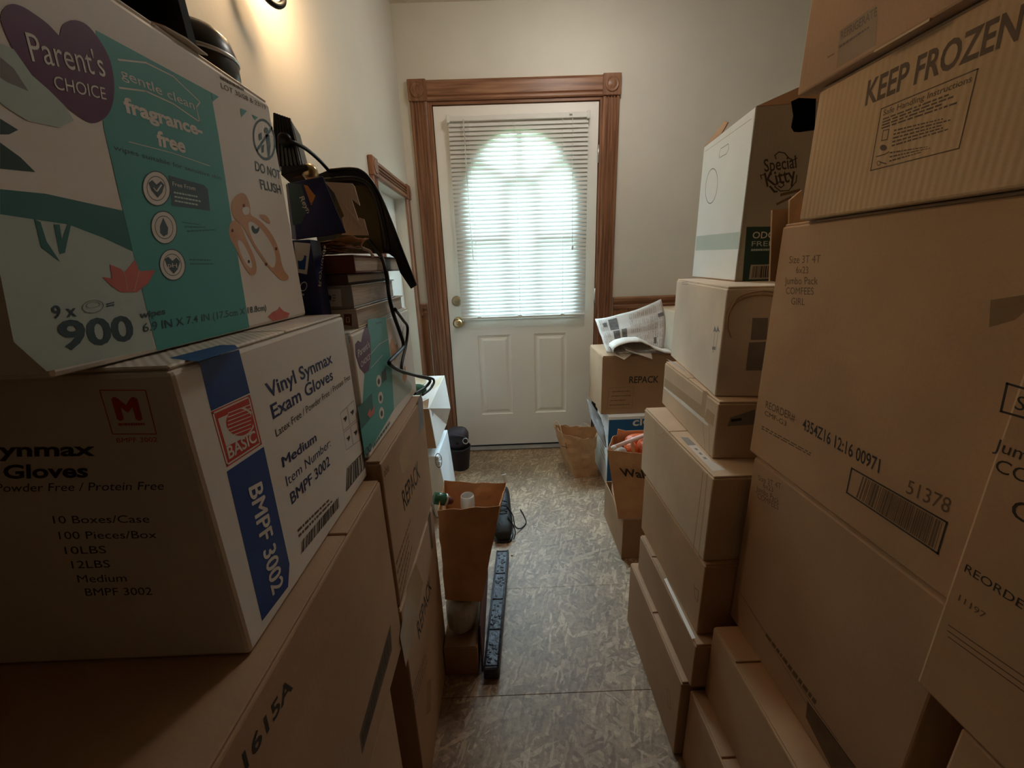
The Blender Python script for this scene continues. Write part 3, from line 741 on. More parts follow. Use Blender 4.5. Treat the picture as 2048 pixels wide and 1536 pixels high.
P.greek([zn(605, 372), zn(742, 370), zn(745, 388), zn(608, 390)], 1, 'ink_red', 3, 2, 0.7)
P.text('BMPF 3002', zn(598, 474), zn(806, 470), zn(594, 450), 'ink_red', 0.0)
for s_, x0, x1, y_ in (('10 Boxes/Case', 275, 766, 888), ('100 Pieces/Box', 305, 803, 968), ('10LBS', 335, 545, 1045), ('12LBS', 370, 565, 1118), ('Medium', 400, 650, 1190), ('BMPF 3002', 440, 780, 1258)):
    P.text(s_, zn(x0, y_), zn(x1, y_ - 5), zn(x0 - 8, y_ - 38), 'ink', 0.0)
P.done()

# ------------------------------------------------------------------ wipes boxes
def hills(P, z):
    P.poly([z(0, 940), z(300, 985), z(450, 1042), z(583, 1100), z(680, 1530), z(205, 1630), z(60, 1500), z(0, 1200)], 'ink_mint', 1)
    P.poly([z(0, 830), z(200, 850), z(540, 925), z(585, 1105), z(450, 1042), z(300, 985), z(0, 940)], 'ink_teal_dark', 2)
WX = -0.305
T = Thing('wipes_box', 'large white and teal baby wipes box on top of the glove case', 'box', (-0.415, 0.44, 1.137))
v, f = hexa_geo(corners(-0.527, WX, 0.262, 0.622, 1.137, 1.4155), 0.004, 2); T.body = T.part('body', v, f, 'card_white')
for a, b in ((0.264, 0.441), (0.443, 0.620)): box(T, 'flap', -0.525, WX - 0.002, a, b, 1.4158, 1.4195, 'card_white', 0.0015)
S1 = 0.455729
zw = lambda x, y: (x * S1, y * S1)
P = Print(T, Face((WX, 0, 0), (1, 0, 0)))
hills(P, zw)
P.poly([zw(420, 132), zw(925, 405), zw(960, 600), zw(1010, 920), zw(1095, 1438), zw(690, 1540), zw(630, 1300), zw(540, 925), zw(455, 560)], 'ink_teal', 3)
P.poly([zw(*p) for p in ((150, 960), (178, 975), (205, 1060), (265, 1150), (180, 1085))], 'ink_teal_dark', 3)
P.poly([zw(*p) for p in ((235, 985), (262, 985), (272, 1050), (300, 975), (312, 985), (285, 1110), (262, 1115))], 'ink_teal_dark', 3)
P.poly([zw(*p) for p in ((0, 520), (80, 570), (40, 590), (0, 590))], 'ink_green', 2); P.poly([zw(*p) for p in ((0, 625), (90, 690), (155, 755), (0, 740))], 'ink_green', 2)
def heart_round(h):
    q = smooth_pts([Vector((a, b, 0)) for a, b in h] + [Vector((h[0][0], h[0][1], 0))], 4)
    return [(v.x, v.y) for v in q[1:-1]]
heart = ((262, 160), (275, 110), (320, 88), (380, 108), (440, 180), (485, 270), (502, 380), (490, 470), (455, 522), (400, 540), (330, 500), (230, 420), (140, 330), (60, 220), (10, 110), (5, 60), (40, 20), (90, 25), (150, 60), (210, 105))
P.poly([zw(*p) for p in heart[:1]] + [zw(*p) for p in heart_round(heart)], 'ink_purple', 4, 'logo_heart')
P.poly([zw(*p) for p in ((0, 190), (60, 215), (140, 330), (215, 395), (290, 470), (325, 530), (262, 560), (120, 530), (40, 480), (0, 450))], 'ink_mint', 5, 'scuffed_tape')
P.poly([zw(*p) for p in ((0, 250), (60, 300), (125, 400), (30, 360), (0, 340))], 'ink_grey', 6, 'scuffed_tape')
P.text("Parent's", zw(142, 268), zw(466, 338), zw(108, 138), 'ink_white', 0.0, 7, name='logo_text')
P.text('CHOICE', zw(242, 390), zw(468, 438), zw(232, 330), 'ink_white', 0.0, 7, name='logo_text')
P.text('gentle clean', zw(532, 338), zw(856, 482), zw(520, 290), 'ink_white', 0.0, 5)
P.line([zw(520, 262), zw(640, 275), zw(760, 335), zw(878, 448), zw(862, 470), zw(876, 535), zw(760, 455), zw(640, 400), zw(525, 385)], 0.0012, 'ink_white', 5)
P.text('fragrance-', zw(550, 490), zw(892, 598), zw(536, 424), 'ink_white', 0.035, 5)
P.text('free', zw(692, 636), zw(816, 670), zw(684, 572), 'ink_white', 0.035, 5)
P.text('wipes suitable for sensitive skin', zw(500, 656), zw(972, 790), zw(496, 632), 'ink_slate', 0.0, 5)
P.line([zw(566, 622), zw(760, 672), zw(920, 728)], 0.0006, 'ink_white', 5)
P.poly([zw(740, 770), zw(895, 812), zw(912, 830), zw(922, 925), zw(755, 902)], 'ink_slate', 5)
P.text('Free From', zw(758, 815), zw(858, 836), zw(756, 796), 'ink_white', 0.0, 6)
P.greek([zw(762, 835), zw(895, 860), zw(910, 915), zw(768, 890)], 3, 'ink_mint', 6, 3, 0.4)
for cx, cy, rx, ry in ((687, 827, 61, 78), (720, 998, 57, 74), (757, 1162, 57, 70)):
    c = zw(cx, cy); P.ell(c, rx*S1, ry*S1, 'ink_white', 6, -0.18); P.ring(c, rx*S1, ry*S1, 0.06, 'ink_slate', 7, -0.18); P.ring(c, rx*S1*0.7, ry*S1*0.7, 0.06, 'ink_slate', 7, -0.18)
def chaikin(p, n=2):
    for _ in range(n):
        q = []
        for a, b in zip(p, p[1:] + p[:1]): q += [(a[0]*0.75 + b[0]*0.25, a[1]*0.75 + b[1]*0.25), (a[0]*0.25 + b[0]*0.75, a[1]*0.25 + b[1]*0.75)]
        p = q
    return p
def blot(z, pts, ink, lay=7, name='icon'):
    p = [z(*q) for q in pts]; P.poly(chaikin(p) if name == 'printed_otter' else p, ink, lay, name)
blot(zw, ((687, 810), (706, 795), (722, 812), (712, 845), (692, 868), (664, 835), (652, 802), (668, 790)), 'ink_slate')
P.line([zw(676, 826), zw(688, 842), zw(708, 812)], 0.0012, 'ink_white', 8, name='icon')
blot(zw, ((716, 955), (738, 1000), (736, 1028), (718, 1038), (702, 1022), (702, 992)), 'ink_slate')
blot(zw, ((757, 1145), (774, 1130), (790, 1148), (780, 1182), (762, 1202), (734, 1170), (722, 1138), (738, 1126)), 'ink_slate')
P.text('pH', zw(738, 1172), zw(778, 1176), zw(736, 1152), 'ink_white', 0.0, 8)
P.greek([zw(795, 965), zw(890, 985), zw(970, 1012), zw(825, 1025)], 3, 'ink_teal_dark', 5, 4, 0.35); P.greek([zw(830, 1130), zw(945, 1135), zw(945, 1165), zw(835, 1168)], 2, 'ink_teal_dark', 5, 9, 0.35)
blot(zw, ((450, 1215), (492, 1222), (482, 1160), (530, 1180), (546, 1196), (592, 1140), (612, 1190), (682, 1185), (652, 1242), (602, 1282), (530, 1282), (490, 1256)), 'ink_pink', 4, 'printed_flower')
P.line([zw(546, 1196), zw(560, 1270)], 0.0008, 'ink_peach', 5, name='printed_flower'); P.line([zw(612, 1190), zw(590, 1275)], 0.0008, 'ink_peach', 5, name='printed_flower')
blot(zw, ((1175, 1390), (1195, 1370), (1220, 1358), (1225, 1345), (1245, 1365), (1272, 1375), (1262, 1395), (1200, 1410)), 'ink_pink', 4, 'printed_flower')
P.text('9 x', (105, 637), (154, 632), (102, 612), 'ink_slate', 0.02, 4); P.text('=', (213, 618), (229, 614), (212, 604), 'ink_slate', 0.02, 4)
P.ring((186, 613), 22, 13, 0.08, 'ink_grey', 4, -0.15); P.ring((186, 610), 14, 6, 0.1, 'ink_grey', 4, -0.15)
P.text('900', (122, 699), (270, 678), (112, 644), 'ink_slate', 0.03, 4)
P.text('wipes', (280, 637), (331, 628), (279, 624), 'ink_slate', 0.02, 6)
P.text('6.9 IN X 7.4 IN (17.5cm X 18.8cm)', (287, 664), (533, 620), (285, 647), 'ink_slate', 0.006, 6)
# do-not-flush mark
P.ring(zw(1160, 612), 22, 42, 0.12, 'ink_slate', 4, -0.16); P.line([zw(1128, 660), zw(1194, 560)], 0.0028, 'ink_slate', 4, name='icon')
P.ell(zw(1168, 572), 4, 6, 'ink_slate', 4, name='icon'); blot(zw, ((1164, 588), (1182, 592), (1188, 640), (1184, 690), (1176, 690), (1172, 640)), 'ink_slate', 4); blot(zw, ((1135, 590), (1148, 580), (1150, 610), (1138, 618)), 'ink_slate', 4); blot(zw, ((1148, 640), (1160, 632), (1158, 668), (1148, 672)), 'ink_slate', 4)
P.text('DO NOT', zw(1122, 748), zw(1232, 788), zw(1118, 706), 'ink_slate', 0.015, 4); P.text('FLUSH', zw(1146, 828), zw(1236, 852), zw(1138, 786), 'ink_slate', 0.02, 4)
for t_ in (((1055, 475), (1083, 487), (1060, 515)), ((925, 405), (960, 425), (935, 445)), ((1105, 502), (1132, 515), (1120, 527))): blot(zw, t_, 'ink_teal', 4, 'printed_panel')
P.text('LOT 30/08 & 23/19', zw(972, 386), zw(1168, 482), zw(968, 362), 'ink_soft', 0.0, 4); P.greek([zw(965, 330), zw(1095, 400), zw(1097, 418), zw(968, 350)], 1, 'ink_soft', 4, 7, 0.7)
# two otters
blot(zw, ((1030, 862), (1062, 842), (1085, 860), (1100, 910), (1098, 945), (1140, 965), (1190, 1020), (1225, 1090), (1240, 1180), (1276, 1222), (1240, 1236), (1205, 1205), (1150, 1140), (1100, 1060), (1062, 985), (1022, 955), (1012, 900)), 'ink_peach', 4, 'printed_otter')
blot(zw, ((1085, 965), (1130, 985), (1185, 1055), (1215, 1130), (1200, 1190), (1150, 1120), (1100, 1040)), 'ink_white', 5, 'printed_otter')
blot(zw, ((1060, 912), (1095, 905), (1096, 940), (1070, 945)), 'ink_white', 5, 'printed_otter')
blot(zw, ((1130, 940), (1172, 942), (1192, 985), (1165, 975)), 'ink_peach', 5, 'printed_otter')
blot(zw, ((1005, 985), (1030, 960), (1060, 990), (1085, 1060), (1120, 1130), (1130, 1195), (1105, 1215), (1070, 1170), (1035, 1090), (1005, 1040)), 'ink_peach', 5, 'printed_otter')
blot(zw, ((1040, 1050), (1065, 1060), (1100, 1130), (1110, 1185), (1080, 1160), (1050, 1100)), 'ink_white', 6, 'printed_otter')
for x_, y_ in ((1070, 902), (1212, 1092), (1168, 1160), (1020, 1012), (1092, 1148)): P.ell(zw(x_, y_), 2.2, 3.4, 'maroon', 7, name='printed_otter')
blot(zw, ((1100, 1000), (1110, 985), (1122, 1010), (1140, 990), (1136, 1020), (1115, 1030)), 'ink_slate', 6, 'printed_otter')
P.done()

# smaller wipes box further back
W2X = -0.252
T = Thing('wipes_box', 'white and teal baby wipes box behind the glove case, holding up the books', 'box', (-0.39, 0.845, 0.878))
v, f = hexa_geo(corners(-0.527, W2X, 0.646, 1.045, 0.8785, 1.1005), 0.004, 2); T.body = T.part('body', v, f, 'card_white')
for a, b in ((0.648, 0.844), (0.846, 1.043)): box(T, 'flap', -0.525, W2X - 0.002, a, b, 1.1006, 1.1035, 'card_white', 0.0012)
P = Print(T, Face((W2X, 0, 0), (1, 0, 0)))
z2 = lambda x, y: (680 + x * 0.26045, 600 + y * 0.26045)
P.poly([z2(215, 150), z2(350, 130), z2(395, 480), z2(415, 840), z2(195, 1215), z2(160, 1000)], 'ink_teal', 2)
P.poly([z2(138, 825), z2(245, 715), z2(258, 880), z2(160, 1000)], 'ink_teal_dark', 3)
P.poly([z2(395, 480), z2(470, 545), z2(555, 660), z2(550, 690), z2(415, 840)], 'ink_mint', 1)
P.poly([z2(*p) for p in ((175, 260), (190, 215), (215, 205), (232, 280), (238, 440), (222, 540), (190, 565), (150, 520), (120, 420), (116, 340), (138, 310), (160, 325))], 'ink_purple', 4, 'logo_heart')
P.text("Parent's", z2(142, 440), z2(228, 360), z2(136, 385), 'ink_white', 0.0, 5, name='logo_text'); P.text('CHOICE', z2(162, 520), z2(232, 450), z2(158, 478), 'ink_white', 0.0, 5, name='logo_text')
for x_, y_ in ((298, 622), (312, 750), (320, 868)): P.ell(z2(x_, y_), 5, 12, 'ink_white', 4); P.ell(z2(x_, y_ + 4), 2.4, 6, 'ink_slate', 5, name='icon')
P.poly([z2(318, 555), z2(352, 520), z2(358, 610), z2(322, 640)], 'ink_slate', 4)
P.line([z2(232, 420), z2(300, 340), z2(370, 300)], 0.0012, 'ink_white', 4); P.line([z2(240, 520), z2(330, 420)], 0.0012, 'ink_white', 4); P.line([z2(275, 180), z2(318, 170)], 0.004, 'ink_teal_dark', 3)
P.poly([z2(*p) for p in ((210, 880), (232, 830), (240, 860), (268, 800), (262, 870), (232, 905))], 'ink_pink', 5, 'printed_flower')
P.text('00', z2(196, 1205), z2(244, 1150), z2(192, 1145), 'ink_slate', 0.03, 4)
P.greek([z2(250, 1110), z2(420, 870), z2(424, 900), z2(254, 1150)], 1, 'ink_teal_dark', 4, 4, 0.6)
P.poly([z2(*p) for p in ((380, 350), (398, 285), (425, 350), (440, 330), (450, 420), (420, 470), (395, 440))], 'ink_peach', 3, 'printed_otter')
P.poly([z2(*p) for p in ((480, 540), (500, 500), (515, 590), (500, 640), (480, 610))], 'ink_peach', 3, 'printed_otter')
P.line([z2(450, 250), z2(470, 190)], 0.002, 'ink_grey', 3); P.line([z2(478, 260), z2(492, 200)], 0.002, 'ink_grey', 3)
P.line([z2(55, 250), z2(70, 320)], 0.004, 'ink_teal_dark', 3)
P.done()

# ------------------------------------------------------------------ stack of books on the wipes box
def book(name, label, x0, x1, y0, y1, z0, z1, cover, pages='pages', ct=0.0025, cat='book', yaw=0.0):
    T = Thing(name, label, cat, ((x0+x1)/2, (y0+y1)/2, z0), 'books piled on the wipes box')
    pv = ((x0+x1)/2, (y0+y1)/2, 0)
    box(T, 'back_cover', x0, x1, y0, y1, z0, z0 + ct, cover, 0.0006, yaw=yaw, piv=pv)
    box(T, 'front_cover', x0, x1, y0, y1, z1 - ct, z1, cover, 0.0006, yaw=yaw, piv=pv)
    T.spine = box(T, 'spine', x0, x1, y0, y0 + 0.003, z0 + ct, z1 - ct, cover, 0.0006, yaw=yaw, piv=pv)
    box(T, 'page_block', x0 + 0.004, x1 - 0.004, y0 + 0.004, y1 - 0.005, z0 + ct + 0.0002, z1 - ct - 0.0002, pages, 0.0006, yaw=yaw, piv=pv)
    return T
T = book('hardback_book', 'cream hardback lying at the bottom of the pile of books', -0.49, -0.254, 0.690, 1.015, 1.104, 1.1365, 'cream_cover')
P = Print(T, Face((0, 0.690, 0), (0, -1, 0)))
P.poly([(688, 628), (703, 628), (704, 652), (688, 650)], 'maroon', 1); P.poly([(692, 634), (699, 634), (700, 645), (692, 645)], 'ink_peach', 2); P.poly([(694, 636), (697, 635), (697, 644), (694, 643)], 'ink', 3); P.done()
T = book('hardback_book', 'grey and white hardback second from the bottom of the pile of books', -0.495, -0.258, 0.694, 0.965, 1.1375, 1.1765, 'grey_cover')
P = Print(T, Face((0, 0.694, 0), (0, -1, 0)))
P.poly([(645, 579), (681, 578), (684, 613), (645, 613)], 'ink_white', 1); P.poly([(657, 590), (663, 592), (662, 602), (658, 598)], 'ink', 2); P.greek([(665, 588), (673, 588), (673, 604), (665, 604)], 3, 'ink_grey', 2, 3); P.done()
T = book('worn_book', 'battered dark leather book in the middle of the pile', -0.49, -0.262, 0.694, 0.94, 1.1775, 1.1945, 'brown_leather', 'paper')
T = book('paperback_book', 'thick maroon paperback with swollen pages near the top of the pile', -0.48, -0.246, 0.690, 1.02, 1.1955, 1.2245, 'maroon')
# loose torn papers on top of the pile
T = Thing('torn_papers', 'crumpled torn brown papers on top of the pile of books', 'paper', (-0.33, 0.77, 1.2245), )
for k in range(7):
    a = random.uniform(0, 1); x0 = -0.40 + 0.008*k; y0 = 0.70 + 0.018*random.random(); L = 0.08 + 0.015*random.random(); h0 = 1.2265 + 0.0028*k
    def fn(s, t, x0=x0, y0=y0, L=L, h0=h0, k=k):
        x = x0 + L*s; y = y0 + 0.10*t + 0.02*s
        return Vector((x, y, h0 + 0.006*abs(noise.noise(Vector((x*40, y*40, k*3.1)))) + 0.010*s*s*(k % 3 == 0)))
    v, f = grid_geo(fn, 10, 6, 0.0006); T.part('sheet', v, f, ('kraft_light', 'paper', 'kraft')[k % 3], smooth=True)
tube(T, 'shred', [at(730, 478, Y=0.74), at(722, 492, Y=0.74), at(735, 500, Y=0.74), at(748, 512, Y=0.74)], 0.0016, 'kraft_light', 5, sm=4)
tube(T, 'shred', [at(726, 497, Y=0.72), at(740, 503, Y=0.72), at(746, 517, Y=0.72)], [0.0028]*8 + [0.002]*4 + [0.001], 'paper', 5, sm=6)

# navy cartons beside the books
T = Thing('slim_carton', 'slim navy carton standing upright between the big wipes box and the books', 'box', (-0.33, 0.667, 1.104))
box(T, 'body', -0.375, -0.294, 0.650, 0.686, 1.1045, 1.247, 'navy_card', 0.0012)
P = Print(T, Face((0, 0.650, 0), (0, -1, 0)))
P.poly([(588, 484), (621, 487), (614, 549), (594, 545)], 'ink_white', 1); P.poly([(594, 505), (613, 512), (610, 540), (597, 538)], 'ink_blue', 2); P.ell((600, 512), 8, 10, 'ink_white', 3)
P.ring((607, 573), 7, 10, 0.2, 'ink_white', 2, 0.35); P.greek([(604, 585), (611, 587), (609, 593), (603, 592)], 1, 'ink_white', 2); P.done()
P = Print(T, Face((-0.294, 0, 0), (1, 0, 0))); P.text('Reynolds', (636, 572), (648, 490), (642, 573), 'ink_white', 0.0, 1); P.done()
T = Thing('bags_carton', 'crushed navy carton of oven bags with orange lettering, lying on the books', 'box', at(640, 420, Y=0.72))
A, B_, Cc, D_ = at(580, 366, Y=0.690), at(646, 352, Y=0.700), at(693, 466, Y=0.700), at(593, 480, Y=0.690)
back = Vector((-0.016, 0.018, 0.002))
hexa(T, 'body', [D_, Cc, Cc + back, D_ + back, A, B_, B_ + back, A + back], 'navy_card', 0.001)
nrm = (B_ - A).cross(D_ - A).normalized(); nrm = nrm if nrm.y < 0 else -nrm
P = Print(T, Face(A, nrm))
zr = lambda x, y: (540 + x * 0.19534, 220 + y * 0.19534)
P.text('Reynolds', zr(300, 895), zr(450, 1200), zr(345, 880), 'ink_white', 0.01, 2)
P.poly([zr(345, 765), zr(385, 775), zr(440, 850), zr(485, 900), zr(535, 1055), zr(440, 1030)], 'ink_orange', 2, 'printed_letters'); P.poly([zr(470, 1080), zr(560, 1090), zr(632, 1268), zr(545, 1235)], 'ink_orange', 2, 'printed_letters')
P.text('OVEN', zr(388, 960), zr(430, 1040), zr(450, 945), 'navy_card', 0.02, 3, name='printed_letters')
P.poly([zr(180, 745), zr(320, 760), zr(385, 1010), zr(340, 1160), zr(235, 1180)], 'ink_slate', 1)
P.done()
T = Thing('cut_card', 'tan cardboard piece with notched edge propped against the navy carton', 'cardboard', at(710, 470, Y=0.755))
z4 = lambda x, y: at(540 + x * 0.3255, 300 + y * 0.3255, Y=0.735 + 0.05 * (x - 335) / 270)
prism(T, 'sheet', [z4(*p) for p in ((335, 195), (505, 205), (520, 225), (552, 342), (500, 300), (543, 432), (548, 415), (578, 424), (604, 524), (440, 522), (455, 480), (440, 420), (455, 405), (395, 265))], (0, 0.002, 0), 'card_bleached')

# ribbed black adaptor and its brass foot
T = Thing('ribbed_adaptor', 'black ribbed power adaptor with a cord, peeking past the big wipes box', 'adaptor', at(600, 335, Y=0.725))
A, B_, Cc, D_ = at(548, 226, Y=0.725), at(582, 238, Y=0.725), at(606, 332, Y=0.725), at(548, 334, Y=0.725)
bk = Vector((-0.02, 0.07, 0))
hexa(T, 'body', [D_, Cc, Cc + bk, D_ + bk, A, B_, B_ + bk, A + bk], 'black_plastic', 0.003)
for k in range(7):
    s = (k + 0.5) / 7; a = A.lerp(B_, s); b = D_.lerp(Cc, s); d = Vector((0, -0.003, 0)); w = Vector((0.0016, 0, 0))
    hexa(T, 'rib', [b - w + d, b + w + d, b + w, b - w, a - w + d, a + w + d, a + w, a - w], 'black_plastic', 0)
lathe(T, 'socket', [(0.010, -0.006), (0.010, 0.010), (0.006, 0.014)], at(572, 282, Y=0.722), 'iron', (0.25, -1, 0), 16)
hexa(T, 'base', [at(562, 352, Y=0.715), at(612, 338, Y=0.715), at(612, 338, Y=0.715) + bk, at(562, 352, Y=0.715) + bk, at(562, 332, Y=0.715), at(614, 328, Y=0.715), at(614, 328, Y=0.715) + bk, at(562, 332, Y=0.715) + bk], 'black_matte', 0.002)
tube(T, 'cord', [at(573, 283, Y=0.712), at(590, 286, Y=0.72), at(615, 300, Y=0.76), at(640, 322, Y=0.82), at(658, 342, Y=0.88)], 0.0032, 'black_cord', 8, sm=5)
T = Thing('brass_fitting', 'small brass and wood lamp fitting lying on the navy carton', 'fitting', at(622, 350, Y=0.735))
lathe(T, 'cap', [(0.006, -0.012), (0.012, -0.010), (0.013, 0.004), (0.009, 0.010), (0.004, 0.012)], at(620, 345, Y=0.735), 'brass', (0.3, -1, 0.1), 18)
tube(T, 'stem', [at(572, 344, Y=0.745), at(612, 340, Y=0.745)], 0.010, 'brown_leather', 12)

# black casing with an olive panel
T = Thing('black_casing', 'glossy black plastic casing with an olive panel, hanging over the pile', 'appliance', at(720, 540, Y=0.90))
yb = 0.88
Q = lambda u, v, y=yb: at(u, v, Y=y)
outer = [(628, 352), (655, 341), (700, 336), (722, 341), (742, 360), (762, 395), (785, 450), (806, 505), (834, 570), (822, 578), (800, 545), (790, 516), (776, 506), (640, 506), (628, 450)]
prism(T, 'shell', [Q(*p) for p in outer], (-0.012, 0.05, 0.0), 'black_plastic')
prism(T, 'panel', [Q(u, v, yb - 0.0015) for u, v in ((670, 368), (732, 372), (748, 392), (758, 440), (765, 495), (766, 505), (672, 505))], (0, 0.0014, 0), 'olive')
tube(T, 'rim', [Q(u, v, yb - 0.002) for u, v in ((645, 362), (700, 357), (730, 364), (748, 386), (762, 430), (772, 478), (775, 502))], 0.0055, 'black_plastic', 8, sm=4)
tube(T, 'edge_bead', [Q(u, v, yb) for u, v in ((655, 341), (700, 337), (722, 342), (742, 361), (762, 396), (785, 451), (806, 506), (832, 571))], 0.003, 'black_plastic', 8, sm=3)
# long black cord looping down the wipes box
T = Thing('power_cord', 'black power cord trailing from the pile down the side of the wipes box', 'cord', at(806, 700, X=-0.24))
tube(T, 'cord', [Q(736, 480, 0.872), Q(752, 500, 0.86), at(766, 520, Y=0.84), at(774, 555, Y=0.82), at(778, 590, X=-0.243), at(786, 625, X=-0.243), at(800, 665, X=-0.243), at(807, 690, X=-0.243), at(800, 702, X=-0.243), at(780, 722, X=-0.243), at(782, 730, X=-0.243), at(802, 742, X=-0.243), at(835, 752, X=-0.235), at(860, 760, Y=1.13), at(850, 775, Y=1.12), at(828, 788, Y=1.03)], 0.0042, 'black_cord', 8, sm=6)
tube(T, 'cord', [at(790, 618, X=-0.236), at(806, 640, X=-0.24), at(815, 655, X=-0.243), at(812, 690, X=-0.247), at(803, 738, X=-0.245), at(820, 748, X=-0.239), at(866, 758, Y=1.14), at(862, 776, Y=1.12), at(845, 790, Y=1.06)], 0.0035, 'black_cord', 8, sm=6)

# ------------------------------------------------------------------ dark things on top of the big wipes box
TZ = 1.420
T = Thing('black_pouch', 'black padded pouch on top of the big wipes box', 'pouch', (-0.42, 0.385, TZ))
def pouch(c, r, n=3.0):
    V = []; F = []; nu, nv = 20, 12
    for j in range(nv + 1):
        ph = -math.pi/2 + math.pi * j / nv
        for i in range(nu):
            th = 2*math.pi*i/nu; pw = lambda q: math.copysign(abs(q)**(2/n), q)
            d = Vector((r[0]*pw(math.cos(ph))*pw(math.cos(th)), r[1]*pw(math.cos(ph))*pw(math.sin(th)), r[2]*pw(math.sin(ph))))
            V.append(Vector(c) + d * (1 + 0.05*noise.noise(d*30)))
    for j in range(nv):
        for i in range(nu): F.append([j*nu+i, j*nu+(i+1) % nu, (j+1)*nu+(i+1) % nu, (j+1)*nu+i])
    return V, F
for c, r in (((-0.42, 0.385, TZ + 0.022), (0.085, 0.108, 0.022)), ((-0.43, 0.38, TZ + 0.062), (0.080, 0.106, 0.019)), ((-0.43, 0.375, TZ + 0.096), (0.075, 0.105, 0.016))):
    v, f = pouch(c, r); T.part('roll', v, f, 'shoe_black', smooth=True)
T = Thing('black_board', 'tall flat black board standing on the big wipes box', 'board', (-0.42, 0.513, TZ))
hexa(T, 'panel', [(-0.52, 0.500, TZ), (-0.318, 0.502, TZ), (-0.318, 0.520, TZ), (-0.52, 0.518, TZ), (-0.52, 0.498, 1.70), (-0.330, 0.500, 1.70), (-0.330, 0.516, 1.70), (-0.52, 0.516, 1.70)], 'black_matte', 0.003)
T = Thing('black_bowl', 'upturned black bowl with a pale rim at the far end of the big wipes box', 'bowl', (-0.41, 0.572, TZ))
lathe(T, 'bowl', [(0.042, 0.0), (0.0445, 0.018), (0.044, 0.038), (0.040, 0.053), (0.030, 0.063), (0.016, 0.068), (0.004, 0.069)], (-0.366, 0.585, TZ), 'black_plastic', (0, 0, 1), 32)
lathe(T, 'rim', [(0.0442, 0.030), (0.0460, 0.031), (0.0460, 0.034), (0.0442, 0.035)], (-0.366, 0.585, TZ), 'steel', (0, 0, 1), 32)
T = Thing('white_card', 'torn white card sheet lying flat on the edge of the big wipes box', 'card', at(360, 80, Z=TZ))
prism(T, 'sheet', [at(u, v, Z=TZ) for u, v in ((250, 28), (330, 55), (372, 78), (416, 112), (398, 108), (386, 112), (378, 107), (350, 92), (270, 45))], (0, 0, 0.0015), 'paper')

# ================================================================== lamp on the left wall (just above the frame)
T = Thing('wall_lamp', 'black scroll-arm wall lamp with a warm bulb on the left wall', 'lamp', (XL, 1.12, 1.97))
lathe(T, 'backplate', [(0.05, 0), (0.05, 0.008), (0.035, 0.014), (0.012, 0.018)], (XL, 1.12, 1.97), 'iron', (1, 0, 0), 24)
sc = []
for k in range(15):
    t = math.radians(-170 + 24*k); q_ = 0.030 - 0.0008*k
    sc.append((XL + 0.055 + 0.012*math.cos(t), 1.075 + q_*math.cos(t), 1.785 + q_*math.sin(t)))
tube(T, 'scroll_arm', [(XL + 0.015, 1.12, 1.95), (XL + 0.03, 1.06, 1.88)] + sc, 0.0065, 'iron', 10, sm=3)
tube(T, 'arm', [(XL + 0.015, 1.12, 1.98), (XL + 0.06, 1.12, 2.02), (XL + 0.11, 1.12, 2.01), (XL + 0.125, 1.12, 1.965)], 0.007, 'iron', 10, sm=5)
lathe(T, 'cup', [(0.012, 0), (0.030, -0.010), (0.034, -0.018), (0.016, -0.022), (0.014, -0.035)], (XL + 0.125, 1.12, 1.965), 'iron', (0, 0, 1), 20)
lathe(T, 'bulb', [(0.012, 0.0), (0.024, -0.020), (0.032, -0.045), (0.028, -0.068), (0.015, -0.084), (0.003, -0.090)], (XL + 0.125, 1.12, 1.930), 'bulb_glass', (0, 0, 1), 20)
# added fill light: unseen glowing dome on the ceiling, lifting the back wall
T = Thing('ceiling_fill_light', 'added unseen fill light, a glowing dome on the ceiling over the boxes', 'lamp', (0.42, 1.80, ZC))
lathe(T, 'rim', [(0.17, -0.001), (0.17, -0.025), (0.155, -0.028)], (0.42, 1.80, ZC), 'brass_old', (0, 0, 1), 36)
lathe(T, 'fill_dome', [(0.153, -0.026), (0.145, -0.055), (0.11, -0.085), (0.06, -0.102), (0.008, -0.107)], (0.42, 1.80, ZC), 'fill_glow', (0, 0, 1), 36)

# ================================================================== cartons on the right, middle stack
def stack_box(name, label, near, yaw, length, width, z0, z1, mat, split=None, group=None, fm=None):
    """carton whose left face starts at the near corner and runs back at a small angle; flaps split across or along"""
    x, y = near
    T = Thing(name, label, 'box', (x + width/2, y + length/2, z0), group)
    pv = (x, y, 0)
    v, f = hexa_geo(corners(x, x + width, y, y + length, z0, z1 - 0.0045, yaw, pv), 0.003, 2); T.body = T.part('body', v, f, mat)
    e = 0.0025
    ys = y + (length / 2 if split is None else split)
    for a, b in ((y + e, ys - 0.002), (ys + 0.002, y + length - e)):
        box(T, 'flap', x + e, x + width - e, a, b, z1 - 0.0046, z1, fm or mat, 0.0012, yaw=yaw, piv=pv)
    d = Vector((math.sin(-yaw), math.cos(yaw), 0))
    T.left = Face((x, y, 0), (-math.cos(yaw), -math.sin(yaw), 0)); T.near = Face((x, y, 0), (math.sin(yaw), -math.cos(yaw), 0))
    return T
R_ = math.radians
T = stack_box('shipping_carton', 'low brown carton on the floor at the foot of the right-hand stack', (0.381, 0.695), 0, 0.40, 0.47, 0.0, 0.242, 'card_pink')
P = Print(T, T.left); P.line([(1334, 1377), (1336, 1412), (1341, 1420), (1340, 1385), (1334, 1377)], 0.0015, 'ink_soft'); P.done()
T = stack_box('shipping_carton', 'flat brown carton second from the floor, with a white tape strip on its edge', (0.397, 0.684), 0, 0.385, 0.47, 0.2425, 0.369, 'card_pink', 0.285)
P = Print(T, Face((0, 0, 0.369), (0, 0, 1))); P.poly([(1328, 1158), (1333, 1156), (1391, 1276), (1384, 1278)], 'tear_white', 1, 'tape'); P.done()
